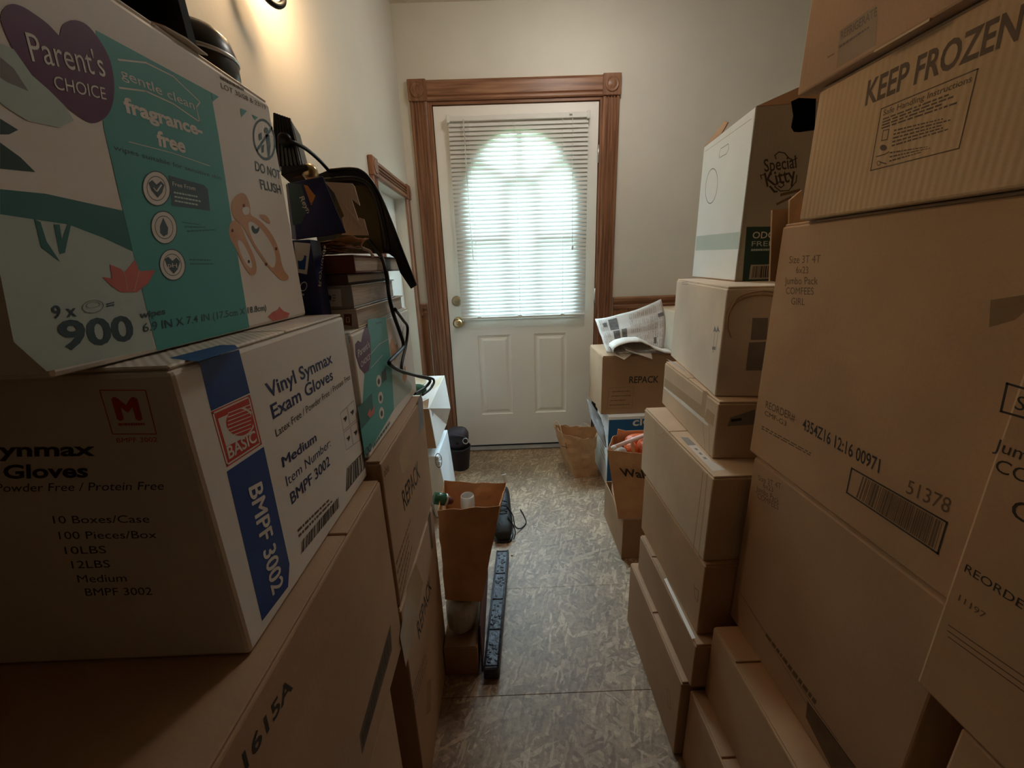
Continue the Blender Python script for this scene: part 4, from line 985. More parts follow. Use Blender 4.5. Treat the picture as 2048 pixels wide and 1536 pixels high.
T = stack_box('shipping_carton', 'brown carton third from the floor in the right-hand stack, with a small staple mark', (0.411, 0.711), 0, 0.392, 0.47, 0.3695, 0.563, 'card')
P = Print(T, T.left); P.line([(1388, 1168), (1390, 1195), (1395, 1204), (1397, 1182), (1390, 1176)], 0.0015, 'ink'); P.done()
T = stack_box('battered_carton', 'scuffed tan carton with a taped label strip along its top edge', (0.411, 0.722), 0, 0.418, 0.50, 0.5635, 0.770, 'card_pale', 0.235)
P = Print(T, Face((0, 0, 0.770), (0, 0, 1)))
zz = lambda x, y: (1280 + x * 0.1171875, 800 + y * 0.1171875)
P.poly([zz(690, 630), zz(820, 640), zz(960, 770), zz(820, 775)], 'label_grey', 2, 'label'); P.poly([zz(820, 775), zz(960, 770), zz(1240, 1050), zz(1460, 1190), zz(1240, 1210)], 'ink_white', 1, 'tape')
P.greek([zz(900, 800), zz(960, 800), zz(1180, 1030), zz(1120, 1030)], 3, 'ink_grey', 3, 4, 0.5); P.done()
P = Print(T, T.left)
P.line([zz(270, 570), zz(320, 610), zz(420, 560)], 0.0008, 'tape', 1); P.line([zz(270, 440), zz(270, 1500)], 0.0007, 'card_dark', 1, name='crease'); P.line([zz(1075, 1230), zz(1040, 1536), (1385, 1110)], 0.0025, 'card_dark', 1, name='crease'); P.line([zz(1150, 1270), (1410, 1000), (1396, 1118)], 0.003, 'tape', 1, name='crease'); P.line([(1342, 1025), (1338, 1040)], 0.0012, 'card_dark', 1, name='crease')
P.done()
T = stack_box('taped_carton', 'tan carton wrapped in packing tape with a torn white edge', (0.447, 0.800), R_(-4.4), 0.375, 0.40, 0.7705, 0.904, 'card_pale')
P = Print(T, T.left, )
zt = lambda x, y: (1160 + x * 0.27341, 540 + y * 0.27341)
P.poly([zt(620, 790), zt(900, 1000), zt(890, 1080), zt(615, 855)], 'tape', 1, 'tape'); P.poly([zt(900, 880), zt(932, 890), zt(910, 1085), zt(880, 1070)], 'tape', 2, 'tape'); P.poly([zt(930, 1010), zt(985, 1060), zt(975, 1145), zt(905, 1100)], 'tape', 2, 'tape')
P.poly([zt(614, 850), zt(760, 965), zt(900, 1085), zt(940, 1128), zt(932, 1142), zt(860, 1082), zt(700, 945), zt(615, 865)], 'tear_white', 3, 'torn_edge')
P.poly([zt(630, 650), zt(700, 680), zt(806, 762), zt(800, 766), zt(690, 690)], 'tear_white', 3, 'torn_edge')
P.line([zt(898, 1120), zt(915, 1310)], 0.002, 'tape', 2); P.line([zt(945, 1150), zt(948, 1370)], 0.0015, 'tape', 2)
P.done()
P = Print(T, T.near); P.poly([zt(1100, 1080), zt(1280, 1020), zt(1290, 1130), zt(1078, 1143)], 'label_grey', 1, 'label'); P.poly([zt(1105, 1092), zt(1180, 1082), zt(1185, 1100), zt(1108, 1112)], 'ink', 2, 'small_print'); P.done()
T = stack_box('handled_carton', 'tan carton with up arrows and a looped twine handle under the litter box', (0.456, 0.836), R_(-8.9), 0.41, 0.42, 0.905, 1.142, 'card_bleached')
P = Print(T, T.left)
for dx in (0, 22):
    P.line([zt(980 + dx - 8, 585), zt(990 + dx, 430)], 0.0016, 'ink_grey'); P.poly([zt(974 + dx, 455), zt(986 + dx, 408), zt(1002 + dx, 460), zt(988 + dx, 445)], 'ink_grey', 3, 'arrow')
P.poly([zt(968, 560), zt(992, 562), zt(990, 585), zt(966, 582)], 'ink_grey', 3, 'arrow'); P.line([zt(972, 600), zt(978, 590)], 0.002, 'ink_grey')
P.greek([zt(745, 85), zt(800, 80), zt(800, 108), zt(748, 112)], 2, 'ink_grey', 2, 3, 0.3); P.done()
P = Print(T, T.near); P.poly([zt(1262, 350), zt(1376, 350), zt(1368, 510), zt(1248, 512)], 'label_grey', 1, 'label'); P.poly([zt(1236, 530), zt(1360, 525), zt(1340, 735), zt(1212, 735)], 'label_grey', 1, 'label'); P.done()
nf = T.near
for o in (0.0, 14.0):
    pts = [(1100, 492 - o*0.2), (1078 - o*0.2, 420), (1080, 350 - o), (1100 + o*0.2, 290 - o), (1150, 230 - o*2), (1230, 195 - o*2), (1330, 182 - o*2), (1420, 190 - o*2)]
    tube(T, 'twine_handle', [nf.px(*zt(u, v), 4) + nf.n * 0.004 for u, v in pts], 0.0015, 'twine', 7, sm=5)
# cat litter box on top
KY = R_(-7)
T = Thing('litter_box', 'white cat litter carton with open flaps on top of the middle stack', 'box', (0.68, 1.15, 1.1425))
pv = (0.559, 0.995, 0)
kc = corners(0.559, 0.84, 0.995, 1.315, 1.1425, 1.512, KY, pv)
# open carton: four walls and a bottom
def wall(a, b, name, mat, t):
    off = Vector(t); hexa(T, name, [kc[a], kc[b], kc[b] + off, kc[a] + off, kc[a+4], kc[b+4], kc[b+4] + off, kc[a+4] + off], mat, 0.0012)
cx_, cy_ = math.cos(KY), math.sin(KY); ux = Vector((cx_, cy_, 0)); uy = Vector((-cy_, cx_, 0))
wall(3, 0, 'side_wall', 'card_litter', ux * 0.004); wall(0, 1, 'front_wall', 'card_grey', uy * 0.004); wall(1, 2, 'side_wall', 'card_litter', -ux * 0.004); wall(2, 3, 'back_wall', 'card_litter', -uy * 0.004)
hexa(T, 'bottom', [kc[0], kc[1], kc[2], kc[3]] + [p + Vector((0, 0, 0.004)) for p in kc[:4]], 'card', 0.0005)
def flap(a, b, out, rise, L, sk=0.0, mat='card_dark'):
    d = Vector(out) * L + Vector((0, 0, rise)); w = (b - a) * sk; n_ = (b - a).cross(d).normalized() * 0.003
    hexa(T, 'flap', [a, b, b + n_, a + n_, a + d + w, b + d - w, b + d - w + n_, a + d + w + n_], mat, 0.0005)
up3 = Vector((0, 0, 1))
prism(T, 'flap', [kc[7], kc[4].lerp(kc[7], 0.60), kc[4].lerp(kc[7], 0.66) + up3*0.030 + ux*0.02, kc[7].lerp(kc[4], 0.12) + up3*0.052 + ux*0.035], ux*0.003, 'card_dark')
prism(T, 'flap', [kc[4], kc[5], kc[5] + up3*0.075 + uy*0.05, kc[4].lerp(kc[5], 0.45) + up3*0.052 + uy*0.04], uy*0.003, 'card_dark')
lf = Face(kc[0], -ux); nf = Face(kc[0], -uy)
P = Print(T, lf)
zk = lambda x, y: (1380 + x * 0.28659, 160 + y * 0.28659)
P.line([zk(205, 545), zk(203, 520), zk(215, 480), zk(268, 445), zk(270, 480), zk(255, 515), zk(210, 540)], 0.0016, 'ink_grey', 2, name='hand_hole_print')
P.line([zk(105, 500), zk(430, 270)], 0.001, 'label_grey', 1); P.ring(zk(150, 740), 12, 36, 0.06, 'label_grey', 1, 0.1)
P.poly([zk(45, 1090), zk(345, 1060), zk(340, 1180), zk(38, 1190)], 'ink_mint', 1, 'printed_panel')
P.done()
P = Print(T, nf)
P.text('Special', zk(520, 640), zk(745, 612), zk(512, 555), 'ink', 0.012, 2, name='logo_text')
P.text('Kitty', zk(535, 745), zk(745, 700), zk(515, 650), 'ink', 0.014, 2, name='logo_text')
P.line([zk(*p) for p in ((600, 550), (592, 525), (620, 502), (660, 510), (690, 545), (720, 560), (745, 545))], 0.0022, 'ink', 2, name='logo_line')
P.line([zk(*p) for p in ((500, 690), (492, 665), (520, 660))], 0.002, 'ink', 2, name='logo_line')
P.line([zk(*p) for p in ((745, 665), (740, 710), (690, 770), (630, 775), (592, 745), (605, 715), (645, 710), (655, 735), (635, 752), (618, 740))], 0.0022, 'ink', 2, name='logo_line')
P.line([zk(*p) for p in ((560, 745), (590, 780), (605, 778))], 0.004, 'ink', 2, name='logo_line')
P.poly([zk(395, 1025), zk(760, 1020), zk(740, 1395), zk(365, 1405)], 'ink_green', 1)
P.text('ODOR', zk(435, 1105), zk(640, 1102), zk(440, 1060), 'ink_white', 0.01, 2); P.text('FREE', zk(430, 1160), zk(580, 1158), zk(432, 1125), 'ink_mint', 0.0, 2)
P.greek([zk(428, 1175), zk(570, 1172), zk(568, 1195), zk(425, 1198)], 1, 'ink_mint', 2, 5, 0.6)
P.poly([zk(425, 1290), zk(600, 1285), zk(590, 1388), zk(410, 1392)], 'card_grey', 2); P.barcode([zk(440, 1300), zk(560, 1297), zk(552, 1378), zk(430, 1380)], 12, 'ink', 3, 2)
P.poly([zk(*p) for p in ((705, 150), (720, 250), (705, 330), (725, 362), (760, 365), (830, 355), (870, 350), (880, 130), (760, 125))], 'painted_hole_dark', 2, 'hand_hole_print')  # dark inside of the hand hole painted as a flat black shape
P.line([zk(640, 800), zk(760, 770)], 0.006, 'ink_soft', 1); P.line([zk(610, 865), zk(700, 820)], 0.005, 'ink_soft', 1)
P.done()
# ------------------------------------------------------------------ near right stack
T = carton('shipping_carton', 'plain brown carton on the floor of the near right stack', 0.400, 0.88, -0.20, 0.690, 0.0, 0.230, 'card_pink', split=0.552)
T = carton('shipping_carton', 'wide brown carton supporting the diaper cartons', 0.430, 0.90, -0.20, 0.683, 0.231, 0.4255, 'card', split=0.598)
DX = 0.48
T = carton('diaper_carton', 'tall brown diaper carton below the one printed Size 3T 4T', DX, 0.92, 0.336, 0.709, 0.426, 0.8235, 'card_pink', along='X')
P = Print(T, Face((DX, 0, 0), (-1, 0, 0)))
zd = lambda x, y: (1480 + x * 0.414, 900 + y * 0.414)
P.text('Size 3T 4T', zd(88, 145), zd(198, 190), zd(88, 120), 'ink_soft', 0.0); P.text('6x23', zd(112, 180), zd(160, 205), zd(112, 155), 'ink_soft'); P.text('Jumbo Pack', zd(78, 195), zd(188, 262), zd(80, 168), 'ink_soft'); P.text('COMFEES', zd(84, 232), zd(185, 290), zd(86, 206), 'ink_soft')
P.line([zd(0, 690), zd(330, 1200), zd(470, 1400)], 0.0015, 'ink_soft'); P.line([zd(20, 720), zd(330, 1240)], 0.001, 'ink_soft')
P.poly([zd(325, 1215), zd(420, 1340), zd(560, 1536), zd(440, 1536), zd(318, 1290)], 'ink_soft', 1); P.line([zd(325, 1215), zd(560, 1536)], 0.0018, 'ink'); P.greek([zd(130, 880), zd(390, 1230), zd(375, 1260), zd(120, 900)], 1, 'ink_soft', 2, 6, 0.6)
P.done()
T = carton('diaper_carton', 'tall brown diaper carton printed Size 3T 4T with a barcode', DX, 0.93, 0.338, 0.727, 0.8245, 1.2505, 'card', along='X')
prism(T, 'end_flap', [at(1545, 420, Y=0.752), at(1584, 416, Y=0.752), at(1584, 566, Y=0.735), at(1540, 562, Y=0.735)], (0, 0.004, 0), 'card')
prism(T, 'end_flap', [at(1580, 400, Y=0.745), at(1604, 380, Y=0.745), at(1610, 470, Y=0.732), at(1578, 470, Y=0.732)], (0, 0.004, 0), 'card')
P = Print(T, Face((DX, 0, 0), (-1, 0, 0)))
zs = lambda x, y: (1480 + x * 0.37766, 380 + y * 0.37766)
for s_, a, b, c in (('Size 3T 4T', (260, 388), (425, 385), (262, 350)), ('6x23', (297, 440), (362, 442), (297, 405)), ('Jumbo Pack', (237, 498), (412, 500), (237, 462)), ('COMFEES', (243, 550), (390, 555), (243, 515)), ('GIRL', (270, 605), (342, 610), (272, 570))):
    P.text(s_, zs(*a), zs(*b), zs(*c), 'ink_soft', 0.0)
P.text('REORDER#', zs(135, 1152), zs(290, 1228), zs(138, 1115), 'ink_soft', 0.01); P.text('CMF-G3', zs(130, 1190), zs(245, 1252), zs(133, 1166), 'ink_soft', 0.01)
P.text('4354Z16 12:16 00971', zs(330, 1265), zs(735, 1499), zs(336, 1207), 'ink', 0.012)
P.greek([zs(118, 1245), zs(455, 1432), zs(452, 1455), zs(112, 1268)], 2, 'ink_soft', 3, 4, 0.5)
q = [zd(540, 88), zd(1000, 350), zd(955, 500), zd(515, 205)]
P.line(q, 0.0022, 'ink', 3, True); P.barcode([P.quad(q, 0.12, 0.06), P.quad(q, 0.97, 0.06), P.quad(q, 0.97, 0.94), P.quad(q, 0.10, 0.94)], 40, 'ink_soft', 3, 5)
P.text('51378', zd(800, 206), zd(1006, 308), zd(816, 142), 'ink_soft', 0.0)
P.done()
NX = 0.45
T = carton('shipping_carton', 'dark brown carton under the nearest diaper carton, at the bottom right edge', NX + 0.004, 0.92, -0.25, 0.287, 0.426, 0.7305, 'card', along='X')
T = carton('diaper_carton', 'nearest diaper carton with a boxed size print, at the right edge', NX, 0.93, -0.12, 0.331, 0.7315, 1.157, 'card', along='X')
P = Print(T, Face((NX, 0, 0), (-1, 0, 0)))
a = zs(1415, 1025); b = zs(1382, 1172)
A_ = P.f.px(*a, 3); B_ = P.f.px(*b, 3)
P.text('Size 3T 4T', zs(1450, 1158), None, None, 'ink', 0.0, 3, h=0.0125)
P.text('Jumbo Pack', zs(1340, 1374), None, None, 'ink', 0.0, 3, h=0.0115)
P.text('COMFEES', zs(1345, 1484), None, None, 'ink', 0.0, 3, h=0.0125)
P.text('GIRL', (2018, 1030), None, None, 'ink', 0.0, 3, h=0.0175)
P.text('REORDER#', (1928, 1142), None, None, 'ink', 0.0, 3, h=0.0088)
P.text('11197', (1916, 1200), None, None, 'ink_soft', 0.0, 3, h=0.007)
P.line([a, zs(1560, 1068)], 0.002, 'ink'); P.line([a, b], 0.002, 'ink'); P.line([b, zs(1560, 1222)], 0.002, 'ink')
P.line([(1897, 1250), (2060, 1362)], 0.0012, 'ink_soft'); P.line([(1896, 1262), (2060, 1378)], 0.0012, 'ink_soft'); P.line([(1897, 1274), (2060, 1392)], 0.0012, 'ink_soft')
P.poly([(1981, 600), (2060, 588), (2060, 615), (2030, 640), (1978, 655)], 'tape_dark', 1, 'tape')
P.done()
FX = 0.468
T = carton('frozen_carton', 'brown carton marked KEEP FROZEN with safe handling instructions', FX, 0.93, 0.12, 0.672, 1.2515, 1.430, 'card_frozen', along='X')
P = Print(T, Face((FX, 0, 0), (-1, 0, 0)))
zf = lambda x, y: (1560 + x * 0.23828, y * 0.23828)
P.text('KEEP FROZEN', zf(712, 886), zf(1998, 328), zf(742, 682), 'ink_frozen', 0.022)
q = [zf(850, 915), zf(1660, 578), zf(1502, 1245), zf(760, 1432)]
P.line(q, 0.0013, 'ink_frozen', 3, True)
P.text('Safe Handling Instructions', zf(864, 972), zf(1606, 686), zf(872, 924), 'ink_frozen', 0.006)
P.greek([zf(865, 990), zf(1585, 715), zf(1540, 860), zf(850, 1090)], 4, 'ink_frozen', 3, 3, 0.5)
P.greek([zf(960, 1080), zf(1475, 960), zf(1450, 1085), zf(935, 1240)], 5, 'ink_frozen', 3, 7, 0.45)
P.greek([zf(925, 1265), zf(1300, 1215), zf(1290, 1255), zf(915, 1370)], 3, 'ink_frozen', 3, 9, 0.4)
P.line([zf(868, 1095), zf(915, 1085), zf(900, 1170), zf(852, 1182)], 0.001, 'ink_frozen', 3, True, 'icon'); P.ell(zf(868, 1240), 7, 6, 'ink_frozen', 3, name='icon'); P.line([zf(810, 1315), zf(880, 1295), zf(915, 1275)], 0.0012, 'ink_frozen', 3, name='icon')
P.ring(zf(828, 1370), 4, 5, 0.3, 'ink_frozen', 3, name='icon'); P.line([zf(840, 1360), zf(890, 1375)], 0.0012, 'ink_frozen', 3, name='icon')
P.done()
T = Thing('top_carton', 'pinkish brown carton with clear tape at the very top of the right stack', 'box', (0.7, 0.37, 1.431))
v, f = hexa_geo(corners(0.455, 0.95, 0.02, 0.702, 1.4312, 1.86), 0.003, 2); T.body = T.part('body', v, f, 'card_pink')
box(T, 'flap', 0.46, 0.945, 0.03, 0.695, 1.86, 1.864, 'card_pink', 0.001)
P = Print(T, Face((0.455, 0, 0), (-1, 0, 0)))
P.poly([zf(475, 575), zf(500, 260), zf(800, 40), zf(815, 175), zf(800, 380)], 'tape_dark', 1, 'tape')
P.text('REFRIGERATE', zf(510, 335), zf(812, 130), zf(512, 268), 'ink_frozen', 0.01, 2)
P.greek([zf(500, 370), zf(820, 165), zf(822, 190), zf(495, 420)], 1, 'ink_frozen', 2, 3, 0.5)
P.greek([zf(400, 470), zf(470, 430), zf(470, 450), zf(400, 495)], 1, 'ink_soft', 2, 3, 0.5)
P.done()
box(T, 'tape', 0.452, 0.4548, 0.50, 0.565, 1.429, 1.4316, 'tape', 0)

# ================================================================== by the door, right
T = Thing('blue_carton', 'blue and white carton under the REPACK carton by the door', 'box', (0.69, 2.14, 0.0))
box(T, 'body', 0.522, 0.87, 1.967, 2.31, 0.0, 0.414, 'card_litter', 0.003)
box(T, 'blue_front', 0.5225, 0.8695, 1.9655, 1.9668, 0.03, 0.395, 'blue_card', 0)
P = Print(T, Face((0, 1.9655, 0), (0, -1, 0))); P.text('clo', (1265, 852), (1302, 848), (1266, 836), 'ink_white', 0.02, 2); P.done()
P = Print(T, Face((0.522, 0, 0), (-1, 0, 0))); P.greek([(1198, 842), (1211, 850), (1211, 930), (1200, 900)], 7, 'ink_grey', 2, 3, 0.3); P.done()
T = carton('repack_carton', 'brown REPACK carton with newspaper on top, beside the door', 0.486, 0.868, 2.0, 2.312, 0.4150, 0.735, 'card_dark', along='X')
P = Print(T, Face((0, 2.0, 0), (0, -1, 0)))
P.text('REPACK', (1258, 766), (1317, 765), (1259, 753), 'ink', 0.02)
zp = lambda x, y: (1160 + x * 0.27341, 540 + y * 0.27341)
P.line([zp(215, 865), zp(395, 855), zp(380, 1010), zp(195, 1015)], 0.0012, 'ink_soft', 2, True); P.greek([zp(240, 875), zp(385, 868), zp(365, 1000), zp(215, 1005)], 4, 'ink_soft', 2, 5, 0.2)
P.done()
T = carton('tan_carton', 'tall tan carton against the end wall behind the newspaper', 0.925, 1.25, 2.19, 2.478, 0.0, 0.925, 'card_pale', along='X')

# newspaper: a leaning creased sheet plus a rolled fold
T = Thing('newspaper', 'crumpled newspaper lying open on the REPACK carton by the door', 'newspaper', (0.68, 2.15, 0.735))
c00, c10, c01, c11 = at(1214, 706, Y=2.02), at(1326, 698, Y=2.04), at(1190, 638, Y=2.26), at(1322, 598, Y=2.30)
def news(s, t):
    p = c00.lerp(c10, s).lerp(c01.lerp(c11, s), t)
    p = p + Vector((0.0, -0.05*math.sin(math.pi*s)*t*0.6 + 0.012*noise.noise(Vector((s*4, t*4, 1))), 0.006*noise.noise(Vector((s*3, t*5, 7))) - 0.012*math.sin(math.pi*s)*t))
    if s > 0.8: p.x += 0.02 * (s - 0.8) / 0.2 * math.sin(math.pi * t)
    return p
v, f = grid_geo(news, 24, 16, 0.0008); sh = T.part('sheet', v, f, 'news', smooth=True)
def patch(s0, s1, t0, t1, mat, name='printed_panel', lift=0.0035):
    d = Vector((0.0, -lift, 0.0)); v, f = grid_geo(lambda s, t: news(s0 + (s1-s0)*s, t0 + (t1-t0)*t) + d, 4, 4); o = T.part(name, v, f, mat, sh); return o
r_ = random.Random(3)
for a in ((0.17, 0.30, 0.62, 0.92), (0.20, 0.30, 0.36, 0.58), (0.33, 0.41, 0.36, 0.60), (0.91, 0.985, 0.66, 0.74), (0.08, 0.14, 0.72, 0.84), (0.84, 0.88, 0.12, 0.25)): patch(*a, 'news_dark')
for k in range(15):
    s0 = 0.04 + 0.063*k
    for j in range(5):
        if 0.15 < s0 < 0.42 and 0.33 < 0.05 + 0.185*j < 0.85: continue
        t0 = 0.05 + 0.185*j
        for q in range(2): patch(s0 + 0.027*q, s0 + 0.027*q + r_.uniform(0.010, 0.018), t0, t0 + 0.16*r_.uniform(0.6, 1.0), 'news_text', 'printed_column', 0.003)
prof = [(1226, 703), (1228, 697), (1240, 690), (1258, 685), (1282, 684), (1300, 692), (1310, 699), (1330, 706), (1348, 708)]
def roll(s, t):
    i = min(int(s * (len(prof) - 1)), len(prof) - 2); w = s * (len(prof) - 1) - i
    u = prof[i][0] + (prof[i+1][0] - prof[i][0]) * w; v_ = prof[i][1] + (prof[i+1][1] - prof[i][1]) * w
    p = at(u, v_, Y=1.985) + Vector((0.0, 0.13*t, 0.012*math.sin(math.pi*t))); p.z = p.z if t < 0.05 else max(p.z, 0.738); return p
v, f = grid_geo(roll, 32, 5, 0.001); T.part('fold', v, f, 'paper', smooth=True)
def roll2(s, t):
    q = [(1228, 700), (1226, 708), (1232, 714), (1248, 722), (1262, 712)]; i = min(int(s*4), 3); w = s*4 - i
    p = at(q[i][0] + (q[i+1][0]-q[i][0])*w, q[i][1] + (q[i+1][1]-q[i][1])*w, Y=1.978) + Vector((0.01*t, 0.10*t*(1 - s*0.7), 0.006 + 0.012*t)); p.z = max(p.z, 0.738) if p.y > 1.995 else p.z; return p
v, f = grid_geo(roll2, 20, 4, 0.001); T.part('fold', v, f, 'paper', smooth=True)
def roll3(s, t):
    p = at(1252 + 52*s, 703 + 17*s, Y=1.975) + Vector((0.0, 0.08*t, 0.004 + 0.01*t)); p.z = max(p.z, 0.742) if p.y > 1.992 else p.z; return p
v, f = grid_geo(roll3, 8, 4, 0.0035); T.part('fold', v, f, 'news')

# open paper bags
def paper_bag(T, base, top, mat, levels=9, wr=0.004, seed=0, name='bag'):
    """base, top: four corners (near-left, near-right, far-right, far-left); open shell with inside"""
    per = 8; rings = []
    for j in range(levels + 1):
        t = j / levels; c = [Vector(base[k]).lerp(Vector(top[k]), t) for k in range(4)]; r = []
        for k in range(4):
            for i in range(per):
                s = i / per; p = c[k].lerp(c[(k+1) % 4], s); m_ = sum(c, Vector()) / 4
                out = (p - m_); out.z = 0; out = out.normalized()
                w = wr * noise.noise(Vector((p.x*22 + seed, p.y*22, p.z*26))) * (0.3 + 0.7*min(1, 4*t)) - 0.010*wr/0.004*math.sin(math.pi*s)*math.sin(math.pi*t)*(k % 2)
                r.append(p + out * w + Vector((0, 0, wr*1.5*noise.noise(Vector((p.x*30, p.y*30, seed))) if j == levels else 0)))
        rings.append(r)
    n = per * 4; V = []; F = []
    for r in rings: V += r
    m = len(V)
    for r in rings:
        c = sum(r, Vector()) / n
        for p in r: d = (c - p); d.z = 0; V.append(p + d.normalized() * 0.0015 + (Vector((0, 0, 0.0015)) if r is rings[0] else Vector()))
    for j in range(levels):
        for k in range(n):
            a = j*n + k; b = j*n + (k+1) % n; F.append([a, b, b + n, a + n]); F.append([m + b, m + a, m + a + n, m + b + n])
    F.append(list(range(n - 1, -1, -1))); F.append([m + k for k in range(n)])
    for k in range(n): F.append([levels*n + k, levels*n + (k+1) % n, m + levels*n + (k+1) % n, m + levels*n + k])
    return T.part(name, V, F, mat)
T = Thing('paper_bag', 'crumpled brown paper bag with handles standing by the door', 'bag', (0.43, 2.21, 0.0))
paper_bag(T, [(0.362, 2.06, 0), (0.502, 2.085, 0), (0.490, 2.20, 0), (0.325, 2.26, 0)], [at(1124, 868, Y=2.06), at(1187, 881, Y=2.05), at(1199, 853, Y=2.10), at(1108, 850, Y=2.20)], 'kraft_light', 10, 0.010, 3)
tube(T, 'handle', [at(1113, 862, Y=2.16), at(1108, 850, Y=2.17), at(1112, 842, Y=2.18), at(1120, 852, Y=2.16), at(1123, 866, Y=2.14)], 0.003, 'kraft_light', 7, sm=4)
tube(T, 'handle', [at(1168, 846, Y=2.29), at(1176, 850, Y=2.27), at(1180, 856, Y=2.24)], 0.0045, 'tape', 6, sm=3)
P = Print(T, Face((0.40, 2.072, 0.15), (0.15, -1, 0.0)))
P.line([(1124, 892), (1140, 896)], 0.004, 'ink_soft', 8); P.line([(1132, 886), (1134, 905)], 0.004, 'ink_soft', 8); P.done()
T = Thing('foam_cup', 'white scrap of foam inside the paper bag by the door', 'cup', at(1156, 868, Y=2.24))
lathe(T, 'cup', [(0.014, 0), (0.022, 0.045), (0.020, 0.046), (0.010, 0.01)], at(1154, 876, Y=2.24), 'white_plastic', (0.4, -0.2, 1), 16)
# grey plastic sack squeezed between bag and blue carton
T = Thing('grey_sack', 'crumpled grey plastic sack squeezed between the paper bag and the blue carton', 'sack', (0.50, 2.12, 0.0))
sp = [at(1174, 798, Y=2.12), at(1182, 836, Y=2.03), at(1196, 868, Y=1.95), at(1211, 895, Y=1.90)]; sq = [at(1183, 806, Y=2.10), at(1202, 836, Y=2.05), at(1209, 862, Y=1.97), at(1213, 890, Y=1.92)]
def sack(s, t):
    i = min(int(t*3), 2); w = t*3 - i; p = sp[i].lerp(sp[i+1], w).lerp(sq[i].lerp(sq[i+1], w), s)
    return p + Vector((0, -0.010*math.sin(math.pi*s) + 0.006*noise.noise(Vector((s*3, t*6, 2))), 0.004*noise.noise(Vector((s*4, t*5, 5)))))
v, f = grid_geo(sack, 10, 18, 0.001); T.part('film', v, f, 'ink_grey', smooth=True)
prism(T, 'dark_tie', [at(1184, 802, Y=2.13), at(1196, 812, Y=2.13), at(1194, 832, Y=2.11), at(1184, 828, Y=2.11)], (0, 0.004, 0), 'black_matte')

# shopping bag with orange packages, on a low open tray
T = Thing('open_tray', 'low dark open carton under the printed shopping bag', 'box', (0.62, 1.55, 0.0))
x0, x1, y0, y1 = 0.445, 0.80, 1.395, 1.70
for b in ((x0, x0 + 0.004, y0, y1), (x1 - 0.004, x1, y0, y1), (x0 + 0.004, x1 - 0.004, y0, y0 + 0.004), (x0 + 0.004, x1 - 0.004, y1 - 0.004, y1)): box(T, 'wall', *b, 0.004, 0.188, 'card_dark', 0.001)
box(T, 'bottom', x0, x1, y0, y1, 0.0, 0.004, 'card_dark', 0.001)
T = Thing('paper_wad', 'white crumpled paper scrap on the rim of the low open carton', 'paper', at(1275, 1048, Y=1.41))
v, f = pouch(at(1278, 1049, Y=1.415), (0.035, 0.012, 0.010), 2.2); T.part('wad', v, f, 'paper')
T = Thing('shopping_bag', 'brown printed paper shopping bag holding orange packages', 'bag', (0.55, 1.5, 0.20))
paper_bag(T, [(0.425, 1.40, 0.192), (0.70, 1.40, 0.192), (0.70, 1.62, 0.192), (0.455, 1.62, 0.192)], [at(1214, 900, Y=1.385), at(1322, 912, Y=1.385), at(1318, 862, Y=1.64), at(1226, 872, Y=1.62)], 'kraft', 9, 0.004, 9)
P = Print(T, Face((0.42, 1.385, 0.35), (0, -1, 0.02), 0.001)); P.text('Walmart', (1243, 952), (1345, 962), (1238, 936), 'ink', 0.02, 4); P.done()
T.part('handle', *tube_geo(smooth_pts([at(1268, 905, Y=1.44), at(1264, 885, Y=1.46), at(1272, 875, Y=1.5), at(1290, 872, Y=1.5)], 4), 0.006, 7), 'kraft', smooth=True)
prism(T, 'torn_edge', [at(1234, 870, Y=1.615), at(1236, 858, Y=1.615), at(1252, 862, Y=1.615), at(1300, 860, Y=1.615), at(1300, 885, Y=1.615), at(1234, 885, Y=1.615)], (0, 0.002, 0), 'kraft')
for k, (u, v_, y_, r) in enumerate(((1262, 900, 1.50, (0.026, 0.04, 0.035)), (1294, 898, 1.48, (0.038, 0.045, 0.040)), (1278, 884, 1.57, (0.06, 0.035, 0.035)))):
    T = Thing('orange_package', ('orange film package at the left in the shopping bag', 'orange film package nearest the cartons in the shopping bag', 'orange film package at the back of the shopping bag')[k], 'package', at(u, v_, Y=y_), 'orange packages in the shopping bag')
    v, f = pouch(at(u, v_, Y=y_), r, 2.6); T.part('film', v, f, 'orange_film')
T = Thing('roll_tube', 'long pale pink tube sticking out of the shopping bag', 'tube', at(1230, 893, Y=1.42))
tube(T, 'tube', [at(1232, 893, Y=1.425), at(1320, 858, Y=1.50)], 0.0085, 'pink_tube', 14)
tube(T, 'cap', [at(1224, 897, Y=1.422), at(1231, 893.5, Y=1.425)], 0.0095, 'white_plastic', 14)
T = Thing('clear_wrapper', 'crumpled clear wrapper at the mouth of the shopping bag', 'wrapper', at(1238, 902, Y=1.44))
v, f = pouch(at(1238, 903, Y=1.45), (0.03, 0.025, 0.018), 2.0); T.part('film', v, f, 'clear_film')

